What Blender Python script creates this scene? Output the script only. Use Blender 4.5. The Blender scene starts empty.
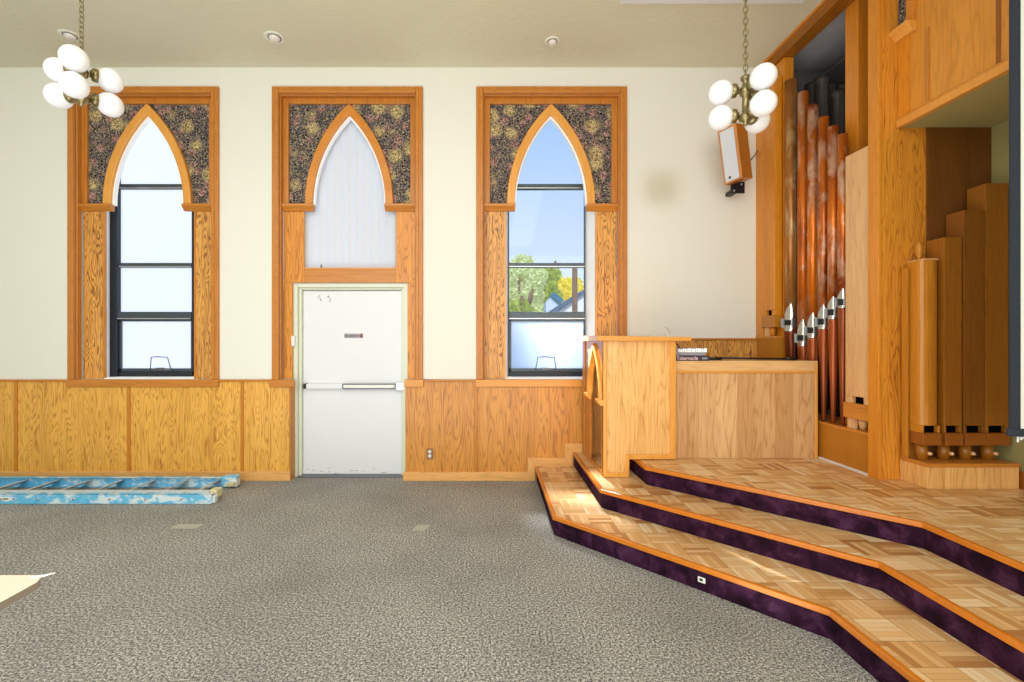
import bpy, math, random
from mathutils import Vector, Matrix
random.seed(7)
PI = math.pi
scn = bpy.context.scene
COL = scn.collection
WY = 4.918            # inner face of the window wall
CAMZ = 1.47
F = 465.0             # focal length in pixels at 1024 wide
ZC = 4.363            # ceiling
Z1, Z2, Z3 = 0.15, 0.30, 0.45

def px(u, Y): return (u-491.0)*Y/F
def pz(v, Y): return CAMZ-(v-341.0)*Y/F

# ------------------------------------------------------------------ materials
def lin(c):
    r = []
    for v in c:
        v = v/255.0
        r.append(v/12.92 if v <= .04045 else ((v+.055)/1.055)**2.4)
    return (r[0], r[1], r[2], 1.0)

class NT:
    def __init__(s, name):
        s.m = bpy.data.materials.new(name); s.m.use_nodes = True
        s.t = s.m.node_tree; s.n = s.t.nodes; s.l = s.t.links
        s.b = s.n['Principled BSDF']; s.out = s.n['Material Output']
    def node(s, typ, **kw):
        n = s.n.new(typ)
        for k, v in kw.items(): setattr(n, k, v)
        return n
    def link(s, a, b): s.l.new(a, b)
    def val(s, sock, v):
        if hasattr(v, 'is_linked') or hasattr(v, 'links'): s.l.new(v, sock)
        else: sock.default_value = v
    def math(s, op, a, b=None, c=None):
        n = s.node('ShaderNodeMath', operation=op)
        s.val(n.inputs[0], a)
        if b is not None: s.val(n.inputs[1], b)
        if c is not None: s.val(n.inputs[2], c)
        return n.outputs[0]
    def mix(s, fac, a, b, mode='MIX'):
        n = s.node('ShaderNodeMix', data_type='RGBA', blend_type=mode)
        s.val(n.inputs[0], fac); s.val(n.inputs[6], a); s.val(n.inputs[7], b)
        return n.outputs[2]
    def ramp(s, fac, stops, interp='LINEAR'):
        n = s.node('ShaderNodeValToRGB'); n.color_ramp.interpolation = interp
        e = n.color_ramp.elements
        while len(e) < len(stops): e.new(0.5)
        for i, (p, c) in enumerate(stops):
            e[i].position = p; e[i].color = c
        s.val(n.inputs[0], fac)
        return n.outputs[0]
    def coord(s, scale=(1,1,1), rot=(0,0,0), loc=(0,0,0)):
        tc = s.node('ShaderNodeTexCoord'); mp = s.node('ShaderNodeMapping')
        s.link(tc.outputs['Object'], mp.inputs[0])
        mp.inputs['Scale'].default_value = scale
        mp.inputs['Rotation'].default_value = rot
        mp.inputs['Location'].default_value = loc
        return mp.outputs[0]
    def noise(s, vec, scale=1, detail=2, rough=.5, dist=0):
        n = s.node('ShaderNodeTexNoise')
        s.link(vec, n.inputs['Vector']); n.inputs['Scale'].default_value = scale
        n.inputs['Detail'].default_value = detail; n.inputs['Roughness'].default_value = rough
        n.inputs['Distortion'].default_value = dist
        return n.outputs['Fac']
    def bump(s, h, strength=.2, dist=.01):
        n = s.node('ShaderNodeBump'); n.inputs['Strength'].default_value = strength
        n.inputs['Distance'].default_value = dist
        s.link(h, n.inputs['Height']); s.link(n.outputs[0], s.b.inputs['Normal'])
    def fin(s, col=None, rough=.5, metal=0, spec=None, coat=0):
        if col is not None: s.val(s.b.inputs['Base Color'], col)
        s.b.inputs['Roughness'].default_value = rough
        s.b.inputs['Metallic'].default_value = metal
        if spec is not None: s.b.inputs['Specular IOR Level'].default_value = spec
        if coat: s.b.inputs['Coat Weight'].default_value = coat; s.b.inputs['Coat Roughness'].default_value = .15
        return s.m

def W4(v): return (v, v, v, 1)

def plain(name, c, rough=.5, metal=0, emis=0, var=.06):
    t = NT(name); v = t.coord((1,1,1))
    n = t.noise(v, 9, 3)
    L = lin(c)
    a = tuple(min(1, x*(1-var)) for x in L[:3])+(1,); b = tuple(min(1, x*(1+var)) for x in L[:3])+(1,)
    col = t.mix(n, a, b)
    t.fin(col, rough, metal)
    if emis:
        t.link(col, t.b.inputs['Emission Color']); t.b.inputs['Emission Strength'].default_value = emis
    return t.m

def oak(name, light, dark, axis='z', fig=1.0, lines=11, contrast=.75, rough=.32, freq=5.0, seed=0, board=0):
    """open-grained oak: contour lines of a stretched noise make the cathedral figure"""
    t = NT(name)
    st = 0.13
    sc = {'z': (1,1,st), 'x': (st,1,1), 'y': (1,st,1)}[axis]
    v = t.coord(sc, loc=(seed*3.1, seed*1.7, seed*2.3))
    n1 = t.noise(v, freq*2.2, 2.5, .32, .2)
    tcx = t.node('ShaderNodeTexCoord'); spx = t.node('ShaderNodeSeparateXYZ'); t.link(tcx.outputs['Object'], spx.inputs[0])
    ax = {'z': (0,1), 'x': (1,2), 'y': (0,2)}[axis]
    lean = t.math('ADD', spx.outputs[ax[0]], spx.outputs[ax[1]])
    s1 = t.math('ADD', t.math('MULTIPLY', n1, lines*3.0), t.math('MULTIPLY', lean, 26.0))
    f1 = t.math('PINGPONG', s1, 1.0)
    fs = 75
    sc2 = {'z': (fs,fs,3.2), 'x': (3.2,fs,fs), 'y': (fs,3.2,fs)}[axis]
    pores = t.noise(t.coord(sc2), 1, 2, .6)
    sc3 = {'z': (1,1,.06), 'x': (.06,1,1), 'y': (1,.06,1)}[axis]
    broad = t.noise(t.coord(sc3, loc=(seed,seed,0)), 9, 2, .5)
    fig_m = t.ramp(f1, [(0.0, W4(1)), (0.30, W4(.35)), (0.6, W4(0))])
    fig_v = t.math('MULTIPLY', fig_m, t.math('MULTIPLY_ADD', pores, 1.3, .1))
    a = t.math('MULTIPLY', fig_v, contrast*fig)
    p = t.math('MULTIPLY', t.math('SUBTRACT', pores, .42), 1.0)
    tot = t.math('ADD', t.math('ADD', a, p), t.math('MULTIPLY', t.math('SUBTRACT', broad, .5), .7))
    tot = t.math('MINIMUM', t.math('MAXIMUM', tot, 0.0), 1.0)
    col = t.mix(tot, lin(light), lin(dark))
    if board:      # staves glued edge to edge, each a little different
        tc = t.node('ShaderNodeTexCoord'); sp = t.node('ShaderNodeSeparateXYZ'); t.link(tc.outputs['Object'], sp.inputs[0])
        idx = t.math('FLOOR', t.math('DIVIDE', sp.outputs[0], board))
        w = t.node('ShaderNodeTexWhiteNoise', noise_dimensions='1D'); t.link(idx, w.inputs['W'])
        col = t.mix(t.math('MULTIPLY', w.outputs[0], .55), col, lin((170,112,60)), 'MIX')
    t.fin(col, rough)
    t.bump(pores, .06, .003)
    return t.m

M = {}
M['oak_panel'] = oak('oak_panel', (240,182,84), (172,104,26), 'z', 1.0, 11, .8, .34, 5)
M['oak_panel_b'] = oak('oak_panel_deep', (220,152,66), (150,84,22), 'z', .9, 9, .8, .34, 4, 3)
M['oak_side'] = oak('oak_side', (230,168,84), (134,76,24), 'z', 1.2, 10, 1.1, .36, 6, 5)
M['oak_trim'] = oak('oak_trim', (200,128,48), (148,80,16), 'z', .5, 5, .5, .33, 6, 1)
M['oak_trim_x'] = oak('oak_trim_x', (202,130,50), (150,84,18), 'x', .5, 5, .5, .33, 6, 1)
M['oak_trim_y'] = oak('oak_trim_y', (214,138,50), (158,88,20), 'y', .5, 5, .5, .33, 6, 1)
M['oak_batten'] = oak('oak_batten', (206,134,40), (150,86,14), 'z', .4, 5, .5, .35, 6, 1)
M['oak_base'] = oak('oak_baseboard', (236,180,108), (184,122,58), 'x', .6, 5, .6, .35, 6, 2)
M['oak_base_z'] = oak('oak_baseboard_upright', (236,180,108), (184,122,58), 'z', .6, 5, .6, .35, 6, 2)
M['oak_pale'] = oak('oak_pale', (232,190,136), (178,122,70), 'z', .8, 7, .8, .36, 4, 6, board=.165)
M['oak_pale_x'] = oak('oak_pale_x', (230,186,128), (184,128,74), 'x', .5, 6, .6, .36, 4, 6)
M['oak_pulpit'] = oak('oak_pulpit', (238,186,114), (184,118,44), 'z', .7, 7, .7, .3, 4, 9)
M['oak_edge'] = oak('oak_edge', (232,164,74), (196,120,36), 'z', .3, 5, .4, .3, 6, 4)
M['oak_edge_x'] = oak('oak_edge_x', (226,156,68), (190,112,34), 'x', .3, 5, .4, .3, 6, 4)
M['oak_post'] = oak('oak_post', (222,142,38), (174,94,12), 'z', .5, 6, .5, .3, 5, 7)
M['oak_pier'] = oak('oak_pier', (224,148,48), (160,84,16), 'z', 1.0, 9, .8, .32, 5, 8)
M['oak_box'] = oak('oak_box', (218,148,54), (166,94,24), 'z', .5, 6, .7, .32, 4, 10)
M['organ_ply'] = oak('organ_base_ply', (192,124,34), (166,98,20), 'z', .3, 5, .4, .36, 4, 11)
M['pipe_wood'] = oak('pipe_wood', (200,130,36), (156,90,18), 'z', .5, 5, .6, .3, 5, 12)
M['pipe_wood_mid'] = oak('pipe_wood_mid', (160,100,26), (122,70,14), 'z', .5, 5, .6, .3, 5, 18)
M['pipe_wood_pale'] = oak('pipe_wood_pale', (232,184,128), (186,124,72), 'z', .5, 7, .6, .3, 6, 13)
M['pipe_wood_dark'] = oak('pipe_wood_dark', (142,86,24), (102,56,12), 'z', .5, 5, .6, .3, 5, 14)
M['niche_wood'] = oak('niche_dark_wood', (118,70,22), (84,46,12), 'z', .5, 5, .5, .35, 5, 17)
M['block_wood'] = oak('mouth_block_wood', (152,86,24), (116,60,12), 'x', .3, 5, .5, .3, 5, 15)
M['nosing'] = oak('nosing', (206,122,34), (176,92,18), 'x', .2, 5, .3, .25, 5, 16)

# painted plaster wall with the faint smudge beside the right window
t = NT('wall_paint'); v = t.coord()
n = t.noise(v, 14, 4, .6); n2 = t.noise(v, .8, 2)
c = t.mix(n2, lin((231,231,219)), lin((236,235,225)))
tc = t.node('ShaderNodeTexCoord'); sp = t.node('ShaderNodeSeparateXYZ'); t.link(tc.outputs['Object'], sp.inputs[0])
dx = t.math('DIVIDE', t.math('ABSOLUTE', t.math('SUBTRACT', sp.outputs[0], px(661,WY))), .30)
dz = t.math('DIVIDE', t.math('ABSOLUTE', t.math('SUBTRACT', sp.outputs[2], pz(188,WY))), .29)
d = t.math('POWER', t.math('ADD', t.math('POWER', dx, 2.6), t.math('POWER', dz, 2.6)), .385)
mk = t.ramp(d, [(0, W4(.62)), (.35, W4(.5)), (.7, W4(.14)), (1.0, W4(0))])
c = t.mix(mk, c, lin((190,184,150)))
t.fin(c, .75); t.bump(n, .12, .004); M['wall'] = t.m

t = NT('ceiling_texture'); v = t.coord((1,2.2,1))
n = t.noise(v, 16, 5, .65, .6); n2 = t.noise(t.coord(), .45, 2)
c = t.mix(n2, lin((214,211,184)), lin((224,221,198)))
t.fin(c, .85); t.bump(n, .5, .012); M['ceiling'] = t.m

# loop-pile carpet
t = NT('grey_carpet'); v = t.coord()
n = t.noise(v, 84, 3, .7); n3 = t.noise(v, 190, 2, .6); big = t.noise(v, 1.3, 3, .5)
s = t.math('ADD', t.math('MULTIPLY', n, .6), t.math('MULTIPLY', n3, .4))
c = t.ramp(s, [(.39, lin((50,50,49))), (.46, lin((124,122,117))), (.53, lin((186,184,177))), (.60, lin((252,250,242)))])
c = t.mix(t.math('MULTIPLY', t.math('POWER', big, 2.0), .9), c, lin((96,95,95)))
t.fin(c, .95, spec=.1); t.bump(s, .8, .01); M['carpet'] = t.m

# five-finger parquet squares
t = NT('finger_parquet')
tc = t.node('ShaderNodeTexCoord'); sp = t.node('ShaderNodeSeparateXYZ'); t.link(tc.outputs['Object'], sp.inputs[0])
S = .165
u = t.math('DIVIDE', t.math('ADD', sp.outputs[0], 10.0), S); w = t.math('DIVIDE', t.math('ADD', sp.outputs[1], 10.0), S)
cu = t.math('FLOOR', u); cw = t.math('FLOOR', w)
fu = t.math('FRACT', u); fw = t.math('FRACT', w)
par = t.math('MODULO', t.math('ADD', cu, cw), 2.0)
inv = t.math('SUBTRACT', 1.0, par)
across = t.math('ADD', t.math('MULTIPLY', fu, par), t.math('MULTIPLY', fw, inv))
along = t.math('ADD', t.math('MULTIPLY', fw, par), t.math('MULTIPLY', fu, inv))
st5 = t.math('MULTIPLY', across, 5.0); idx = t.math('FLOOR', st5); fs = t.math('FRACT', st5)
cmb = t.node('ShaderNodeCombineXYZ'); t.link(cu, cmb.inputs[0]); t.link(cw, cmb.inputs[1]); t.link(idx, cmb.inputs[2])
wn = t.node('ShaderNodeTexWhiteNoise', noise_dimensions='3D'); t.link(cmb.outputs[0], wn.inputs['Vector'])
cm2 = t.node('ShaderNodeCombineXYZ'); t.link(cu, cm2.inputs[0]); t.link(cw, cm2.inputs[1])
wn2 = t.node('ShaderNodeTexWhiteNoise', noise_dimensions='3D'); t.link(cm2.outputs[0], wn2.inputs['Vector'])
r = t.math('ADD', t.math('MULTIPLY', wn.outputs[0], .6), t.math('MULTIPLY', wn2.outputs[0], .4))
c = t.ramp(r, [(.05, lin((178,122,70))), (.3, lin((218,170,110))), (.6, lin((236,196,140))), (.95, lin((248,222,180)))])
gc = t.node('ShaderNodeCombineXYZ'); t.link(t.math('MULTIPLY', across, 14.0), gc.inputs[0]); t.link(t.math('MULTIPLY', along, 1.2), gc.inputs[1]); t.link(t.math('ADD', wn.outputs[0], cu), gc.inputs[2])
g = t.noise(gc.outputs[0], 3, 3, .6)
c = t.mix(t.math('MULTIPLY', g, .3), c, lin((150,98,50)))
e1 = t.math('MINIMUM', fs, t.math('SUBTRACT', 1.0, fs))
e2 = t.math('MINIMUM', across, t.math('SUBTRACT', 1.0, across)); e3 = t.math('MINIMUM', along, t.math('SUBTRACT', 1.0, along))
m1 = t.math('MULTIPLY', t.math('LESS_THAN', e1, .05), .35)
m2 = t.math('MULTIPLY', t.math('LESS_THAN', t.math('MINIMUM', e2, e3), .014), .5)
c = t.mix(t.math('MAXIMUM', m1, m2), c, lin((120,76,40)))
t.fin(c, .3, spec=.55); t.bump(t.math('ADD', g, m1), .05, .003); M['parquet'] = t.m

t = NT('plum_carpet'); v = t.coord()
n = t.noise(v, 9, 4, .6, .5); n3 = t.noise(v, 220, 2, .6)
c = t.ramp(n, [(.35, lin((32,14,28))), (.52, lin((52,24,46))), (.7, lin((80,46,74)))])
t.fin(c, .95, spec=.1); t.bump(n3, .5, .006); M['plum'] = t.m

# dark floral fabric
t = NT('floral_fabric'); v = t.coord()
dn = t.node('ShaderNodeTexNoise'); t.link(v, dn.inputs['Vector']); dn.inputs['Scale'].default_value = 11; dn.inputs['Detail'].default_value = 2
vm = t.node('ShaderNodeVectorMath', operation='MULTIPLY_ADD'); t.link(dn.outputs['Color'], vm.inputs[0]); vm.inputs[1].default_value = (.05,.05,.05); t.link(v, vm.inputs[2])
vv = vm.outputs[0]
def voro(scale, vec, feat='F1', rnd=1.0):
    n = t.node('ShaderNodeTexVoronoi', feature=feat); t.link(vec, n.inputs['Vector']); n.inputs['Scale'].default_value = scale
    n.inputs['Randomness'].default_value = rnd
    return n
small = voro(46, vv); se = voro(36, vv, 'DISTANCE_TO_EDGE')
base = t.ramp(small.outputs['Distance'], [(0.0, lin((222,206,178))), (.25, lin((178,160,138))), (.42, lin((46,42,48))), (1, lin((22,22,32)))])
vine = t.ramp(se.outputs['Distance'], [(.0, W4(.9)), (.06, W4(.7)), (.12, W4(0))])
base = t.mix(vine, base, lin((150,138,112)))
base = t.mix(t.ramp(t.noise(v, 26, 2), [(.45, W4(0)), (.6, W4(.55))]), base, lin((84,76,92)))
mid = voro(7.5, vv)
mm = t.ramp(mid.outputs['Distance'], [(.26, W4(1)), (.38, W4(0))])
mcol = t.ramp(t.noise(v, 75, 3), [(.38, lin((60,40,46))), (.5, lin((158,108,104))), (.62, lin((210,176,160)))])
base = t.mix(t.math('MULTIPLY', mm, .8), base, mcol)
big = voro(4.6, vv, rnd=.7)
bm_ = t.ramp(big.outputs['Distance'], [(.24, W4(1)), (.42, W4(0))])
rings = t.math('SINE', t.math('MULTIPLY_ADD', big.outputs['Distance'], 22.0, t.math('MULTIPLY', t.noise(v, 38, 3), 26.0)))
bcol = t.ramp(t.math('MULTIPLY_ADD', rings, .5, .5), [(.1, lin((96,82,58))), (.4, lin((168,146,102))), (.8, lin((208,188,138)))])
base = t.mix(bm_, base, bcol)
t.fin(base, .9, spec=.1); M['fabric'] = t.m

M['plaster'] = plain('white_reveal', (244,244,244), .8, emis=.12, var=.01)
M['white_paint'] = plain('white_paint', (229,231,235), .4, var=.01)
M['door_frame'] = plain('door_frame_paint', (222,226,206), .45, var=.015)
M['alu_dark'] = plain('dark_aluminium', (74,84,92), .35, .3)
M['alu_black'] = plain('black_frame', (36,42,50), .4, .2)
M['steel'] = plain('brushed_steel', (200,203,206), .3, .8)
M['grey_trim'] = plain('grey_channel', (112,116,120), .35, .6)
M['black'] = plain('black_plastic', (20,20,22), .4)
M['dark_hole'] = plain('dark_hole', (14,10,8), 1.0); M['dark_hole'].node_tree.nodes['Principled BSDF'].inputs['Specular IOR Level'].default_value = 0
M['brass'] = plain('antique_brass', (150,138,98), .3, .85, var=.15)
M['globe'] = plain('opal_glass', (246,247,250), .12, emis=.04, var=.005)
M['white_plastic'] = plain('white_plastic', (238,238,232), .4)
M['plate_brown'] = plain('brown_plate', (150,104,70), .45)
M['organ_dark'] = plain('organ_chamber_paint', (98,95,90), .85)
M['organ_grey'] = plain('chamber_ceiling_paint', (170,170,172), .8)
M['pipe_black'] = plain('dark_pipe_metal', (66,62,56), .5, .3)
M['niche_wall'] = plain('niche_plaster', (164,154,98), .8)
M['screen_white'] = plain('projection_fabric', (226,230,226), .8, var=.01)
M['screen_border'] = plain('screen_border', (34,43,58), .7)
M['laminate'] = plain('cream_laminate', (234,222,200), .35, var=.015)
M['edge_band'] = plain('brown_edge_band', (112,98,78), .6)
M['tape'] = plain('worn_tape', (180,180,166), .6)
M['grille'] = plain('silver_grille', (200,204,208), .5, .2)
M['book_purple'] = plain('plum_cover', (72,52,72), .5)
M['book_grey'] = plain('grey_cover', (150,152,158), .5)
M['ink_white'] = plain('white_ink', (250,248,250), .5, emis=.2)
M['ink_pink'] = plain('pale_pink_ink', (238,206,214), .5, emis=.1)
M['ink_black'] = plain('black_ink', (24,24,24), .6)
M['ink_red'] = plain('red_ink', (150,40,50), .6)
M['plaque'] = plain('grey_plaque', (168,166,168), .5)
M['blind'] = plain('white_vinyl_blind', (218,223,232), .6, var=.01)
M['rung'] = plain('paint_splashed_aluminium', (206,211,213), .5, .1, var=.25)
M['tape_yellow'] = plain('yellowed_foot_pad', (214,206,160), .7, var=.2)
M['logo_blue'] = plain('logo_blue', (34,92,168), .5)
M['canopy_white'] = plain('ceiling_fixture_white', (232,230,216), .5)
M['lamp_face'] = plain('frosted_lamp_face', (240,232,226), .4)
M['exterior_roof'] = plain('teal_roof', (40,112,140), .7)
M['exterior_roof2'] = plain('slate_roof', (76,96,124), .7)
M['exterior_wall'] = plain('pale_siding', (206,218,240), .7)
M['exterior_white'] = plain('white_siding', (240,240,244), .7)
M['bark'] = plain('pole_wood', (128,96,72), .8, var=.3)
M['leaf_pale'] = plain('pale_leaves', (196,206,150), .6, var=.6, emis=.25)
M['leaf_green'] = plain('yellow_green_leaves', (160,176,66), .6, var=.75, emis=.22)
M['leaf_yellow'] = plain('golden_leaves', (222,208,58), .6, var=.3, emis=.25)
M['grass'] = plain('lawn', (120,140,70), .9, var=.3)

# ladder paint: blue fibreglass splashed with white
def ladder_paint(name, bias):
    t = NT(name); v = t.coord((1,1,1))
    n = t.noise(t.coord((.8,1,1.6)), 9, 5, .65, .4); n2 = t.noise(v, 45, 3)
    tc = t.node('ShaderNodeTexCoord'); sp = t.node('ShaderNodeSeparateXYZ'); t.link(tc.outputs['Object'], sp.inputs[0])
    g = t.math('MULTIPLY_ADD', t.math('ADD', sp.outputs[0], 3.6), .05, bias)
    f = t.ramp(t.math('ADD', n, g), [(.46, W4(0)), (.56, W4(1))])
    blue = t.mix(n2, lin((30,164,224)), lin((140,212,238)))
    wht = t.mix(n2, lin((196,222,232)), lin((236,240,240)))
    t.fin(t.mix(f, blue, wht), .45); return t.m
M['ladder_blue'] = ladder_paint('ladder_blue_paint', -.03)
M['ladder_white'] = ladder_paint('ladder_splashed_flange', .2)

# copper-red lacquered organ pipe with worn patches
def pipe_mat(name, c1, c2, c3, seed):
    t = NT(name)
    n = t.noise(t.coord((1,1,.4), loc=(seed,0,seed)), 8, 4, .6, .3)
    n2 = t.noise(t.coord((1,1,.3), loc=(0,seed,0)), 3.0, 3)
    c = t.mix(t.ramp(n2, [(.35, W4(0)), (.62, W4(1))]), lin(c1), lin(c2))
    tc = t.node('ShaderNodeTexCoord'); sp = t.node('ShaderNodeSeparateXYZ'); t.link(tc.outputs['Object'], sp.inputs[0])
    up = t.ramp(t.math('MULTIPLY', sp.outputs[2], .25), [(.35, W4(0)), (.55, W4(1))])
    f = t.ramp(n, [(.50, W4(0)), (.64, W4(.9))])
    c = t.mix(t.math('MULTIPLY', f, up), c, lin(c3))
    t.fin(c, .24, .35); return t.m
M['copper'] = [pipe_mat('lacquered_copper_%s' % 'abcdef'[i], (128,46,8), (220,118,24), (216,176,146), i*2.7+1) for i in range(6)]
M['copper'][0] = pipe_mat('lacquered_bronze', (118,70,26), (172,112,50), (196,160,110), 4)
M['copper_low'] = pipe_mat('lacquered_copper_foot', (104,42,12), (166,80,32), (166,80,32), 3)
M['tin'] = plain('polished_tin', (204,202,196), .16, .9, var=.12)

def glass(name, tint, frost):
    t = NT(name)
    for n in list(t.n):
        if n.type == 'BSDF_PRINCIPLED': t.n.remove(n)
    gl = t.node('ShaderNodeBsdfGlossy'); gl.inputs['Roughness'].default_value = .05
    if frost:
        v = t.coord(); nn = t.noise(v, 1.6, 2)
        colr = t.mix(nn, lin(tint), lin((236,238,244)))
        tr = t.node('ShaderNodeBsdfTranslucent'); t.link(colr, tr.inputs[0])
        em = t.node('ShaderNodeEmission'); t.link(colr, em.inputs[0]); em.inputs[1].default_value = frost  # pane glows by itself in place of daylight behind the frosting
        ad = t.node('ShaderNodeAddShader'); t.link(tr.outputs[0], ad.inputs[0]); t.link(em.outputs[0], ad.inputs[1]); base = ad.outputs[0]
    else:
        tr = t.node('ShaderNodeBsdfTransparent'); tr.inputs[0].default_value = (.97,.98,1,1); base = tr.outputs[0]
    mx = t.node('ShaderNodeMixShader'); mx.inputs[0].default_value = .015
    t.link(base, mx.inputs[1]); t.link(gl.outputs[0], mx.inputs[2]); t.link(mx.outputs[0], t.out.inputs[0])
    return t.m
M['glass'] = glass('clear_glass', (255,255,255), 0)
M['frost'] = glass('frosted_glass', (232,234,243), .46)
M['frost_blue'] = glass('frosted_blue_glass', (184,206,228), .30)

# ------------------------------------------------------------------ mesh helpers
class MB:
    def __init__(s): s.v = []; s.f = []; s.sm = []
    def add(s, vs, fs, smooth=False):
        o = len(s.v); s.v += [tuple(p) for p in vs]
        for f in fs: s.f.append(tuple(i+o for i in f)); s.sm.append(smooth)
        return s
    def box(s, x0, x1, y0, y1, z0, z1):
        vs = [(x0,y0,z0),(x1,y0,z0),(x1,y1,z0),(x0,y1,z0),(x0,y0,z1),(x1,y0,z1),(x1,y1,z1),(x0,y1,z1)]
        return s.add(vs, [(0,3,2,1),(4,5,6,7),(0,1,5,4),(1,2,6,5),(2,3,7,6),(3,0,4,7)])
    def hexa(s, p):      # 8 corners, bottom four then top four
        return s.add(p, [(0,3,2,1),(4,5,6,7),(0,1,5,4),(1,2,6,5),(2,3,7,6),(3,0,4,7)])
    def prism(s, pts, a, b, axis='z'):
        """extrude a 2D polygon; axis z: (x,y), y: (x,z), x: (y,z)"""
        n = len(pts)
        def P(p, h): return {'z': (p[0],p[1],h), 'y': (p[0],h,p[1]), 'x': (h,p[0],p[1])}[axis]
        vs = [P(p,a) for p in pts]+[P(p,b) for p in pts]
        fs = [tuple(range(n))[::-1], tuple(range(n,2*n))]+[(i,(i+1)%n,n+(i+1)%n,n+i) for i in range(n)]
        return s.add(vs, fs)
    def band(s, A, B, a, b, axis='y'):
        """solid strip between two polylines A and B, extruded from a to b"""
        n = len(A)
        def P(p, h): return {'y': (p[0],h,p[1]), 'x': (h,p[0],p[1]), 'z': (p[0],p[1],h)}[axis]
        vs = [P(p,a) for p in A]+[P(p,a) for p in B]+[P(p,b) for p in A]+[P(p,b) for p in B]
        fs = []
        for i in range(n-1):
            fs += [(i,i+1,n+i+1,n+i), (2*n+i,3*n+i,3*n+i+1,2*n+i+1), (i,2*n+i,2*n+i+1,i+1), (n+i,n+i+1,3*n+i+1,3*n+i)]
        fs += [(0,n,3*n,2*n), (n-1,3*n-1,4*n-1,2*n-1)]
        return s.add(vs, fs)
    def lathe(s, prof, c=(0,0,0), n=24, mat=None, smooth=True):
        """profile of (r,z), spun about z; optional matrix"""
        vs = []; fs = []
        for r, z in prof:
            for k in range(n):
                a = 2*PI*k/n; p = Vector((r*math.cos(a), r*math.sin(a), z))
                if mat: p = mat @ p
                vs.append((p.x+c[0], p.y+c[1], p.z+c[2]))
        m = len(prof)
        for j in range(m-1):
            for k in range(n): fs.append((j*n+k, j*n+(k+1)%n, (j+1)*n+(k+1)%n, (j+1)*n+k))
        fs.append(tuple(range(n))[::-1]); fs.append(tuple((m-1)*n+k for k in range(n)))
        return s.add(vs, fs, smooth)
    def tube(s, pts, r, n=8, closed=False):
        pts = [Vector(p) for p in pts]; m = len(pts); vs = []; fs = []
        for i, p in enumerate(pts):
            a = pts[(i-1) % m] if (i > 0 or closed) else p; b = pts[(i+1) % m] if (i < m-1 or closed) else p
            d = (b-a).normalized(); up = Vector((0,0,1)) if abs(d.z) < .9 else Vector((0,1,0))
            e = d.cross(up).normalized(); g = d.cross(e).normalized()
            for k in range(n):
                t_ = 2*PI*k/n; q = p+e*math.cos(t_)*r+g*math.sin(t_)*r; vs.append(tuple(q))
        for i in range(m if closed else m-1):
            for k in range(n): fs.append((i*n+k, i*n+(k+1)%n, ((i+1)%m)*n+(k+1)%n, ((i+1)%m)*n+k))
        if not closed: fs += [tuple(range(n))[::-1], tuple((m-1)*n+k for k in range(n))]
        return s.add(vs, fs, True)
    def sphere(s, c, r, n=24, sz=1.0):
        prof = [(max(1e-4, r*math.sin(PI*j/n)), -r*sz*math.cos(PI*j/n)) for j in range(n+1)]
        return s.lathe(prof, c, n)
    def build(s, name, mat, parent=None, bevel=0, seg=2):
        me = bpy.data.meshes.new(name); me.from_pydata(s.v, [], s.f)
        me.polygons.foreach_set('use_smooth', s.sm); me.materials.append(mat); me.validate(); me.update()
        import bmesh
        b = bmesh.new(); b.from_mesh(me); bmesh.ops.recalc_face_normals(b, faces=b.faces); b.to_mesh(me); b.free()
        o = bpy.data.objects.new(name, me); COL.objects.link(o)
        if parent: attach(o, parent)
        if bevel:
            md = o.modifiers.new('bevel', 'BEVEL'); md.width = bevel; md.segments = seg; md.limit_method = 'ANGLE'; md.angle_limit = .7
        return o

WORLD = {}
def wm(o):
    m = Matrix.Translation(o.location) if o.type == 'EMPTY' else Matrix.Identity(4)
    return m
def attach(o, parent):
    o.parent = parent
    # a part is modelled in world coordinates; keep it there
    o.matrix_parent_inverse = wm(parent).inverted() if parent.type == 'EMPTY' else Matrix.Identity(4)

def tag(o, label=None, cat=None, group=None, kind=None):
    if label: o['label'] = label
    if cat: o['category'] = cat
    if group: o['group'] = group
    if kind: o['kind'] = kind
    return o
def thing(name, label, cat, loc, group=None, kind=None):
    o = bpy.data.objects.new(name, None); COL.objects.link(o); o.location = loc
    o.empty_display_size = .1
    return tag(o, label, cat, group, kind)
def copy_tree(o, parent=None):
    c = o.copy(); COL.objects.link(c)
    if parent:
        c.parent = parent; c.matrix_parent_inverse = o.matrix_parent_inverse.copy()
    for ch in [x for x in o.children]: copy_tree(ch, c)
    return c
def text_obj(name, body, size, loc, rot, mat, parent, ext=.0008, sx=1.0):
    cu = bpy.data.curves.new(name, 'FONT'); cu.body = body; cu.size = size; cu.extrude = ext
    cu.align_x = 'CENTER'; cu.align_y = 'CENTER'
    tmp = bpy.data.objects.new(name+'_tmp', cu); COL.objects.link(tmp)
    dg = bpy.context.evaluated_depsgraph_get(); me = bpy.data.meshes.new_from_object(tmp.evaluated_get(dg))
    bpy.data.objects.remove(tmp)
    me.transform(Matrix.Translation(loc) @ Matrix.Rotation(rot[2],4,'Z') @ Matrix.Rotation(rot[0],4,'X') @ Matrix.Diagonal((sx,1,1,1)))
    me.materials.clear(); me.materials.append(mat)
    o = bpy.data.objects.new(name, me); COL.objects.link(o); attach(o, parent)
    return o

# ------------------------------------------------------------------ window/wall geometry
HW = .72                       # half width of the casing's opening
CX = [-3.665, -1.513, .639]    # centres of the three bays
ZT, ZTO = 4.076, 4.151         # inner, outer top of casing
ZSILL = 1.065
YB = 4.99                      # face of the fabric board inside the casing
ZSP = 2.925                    # spring of the arch
DX0, DX1 = -2.131, -.905       # doorway niche below the wainscot cap
XL, XR, YR = -8.0, 3.67, -4.5  # left wall, right wall, rear wall
YO = 5.40

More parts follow.
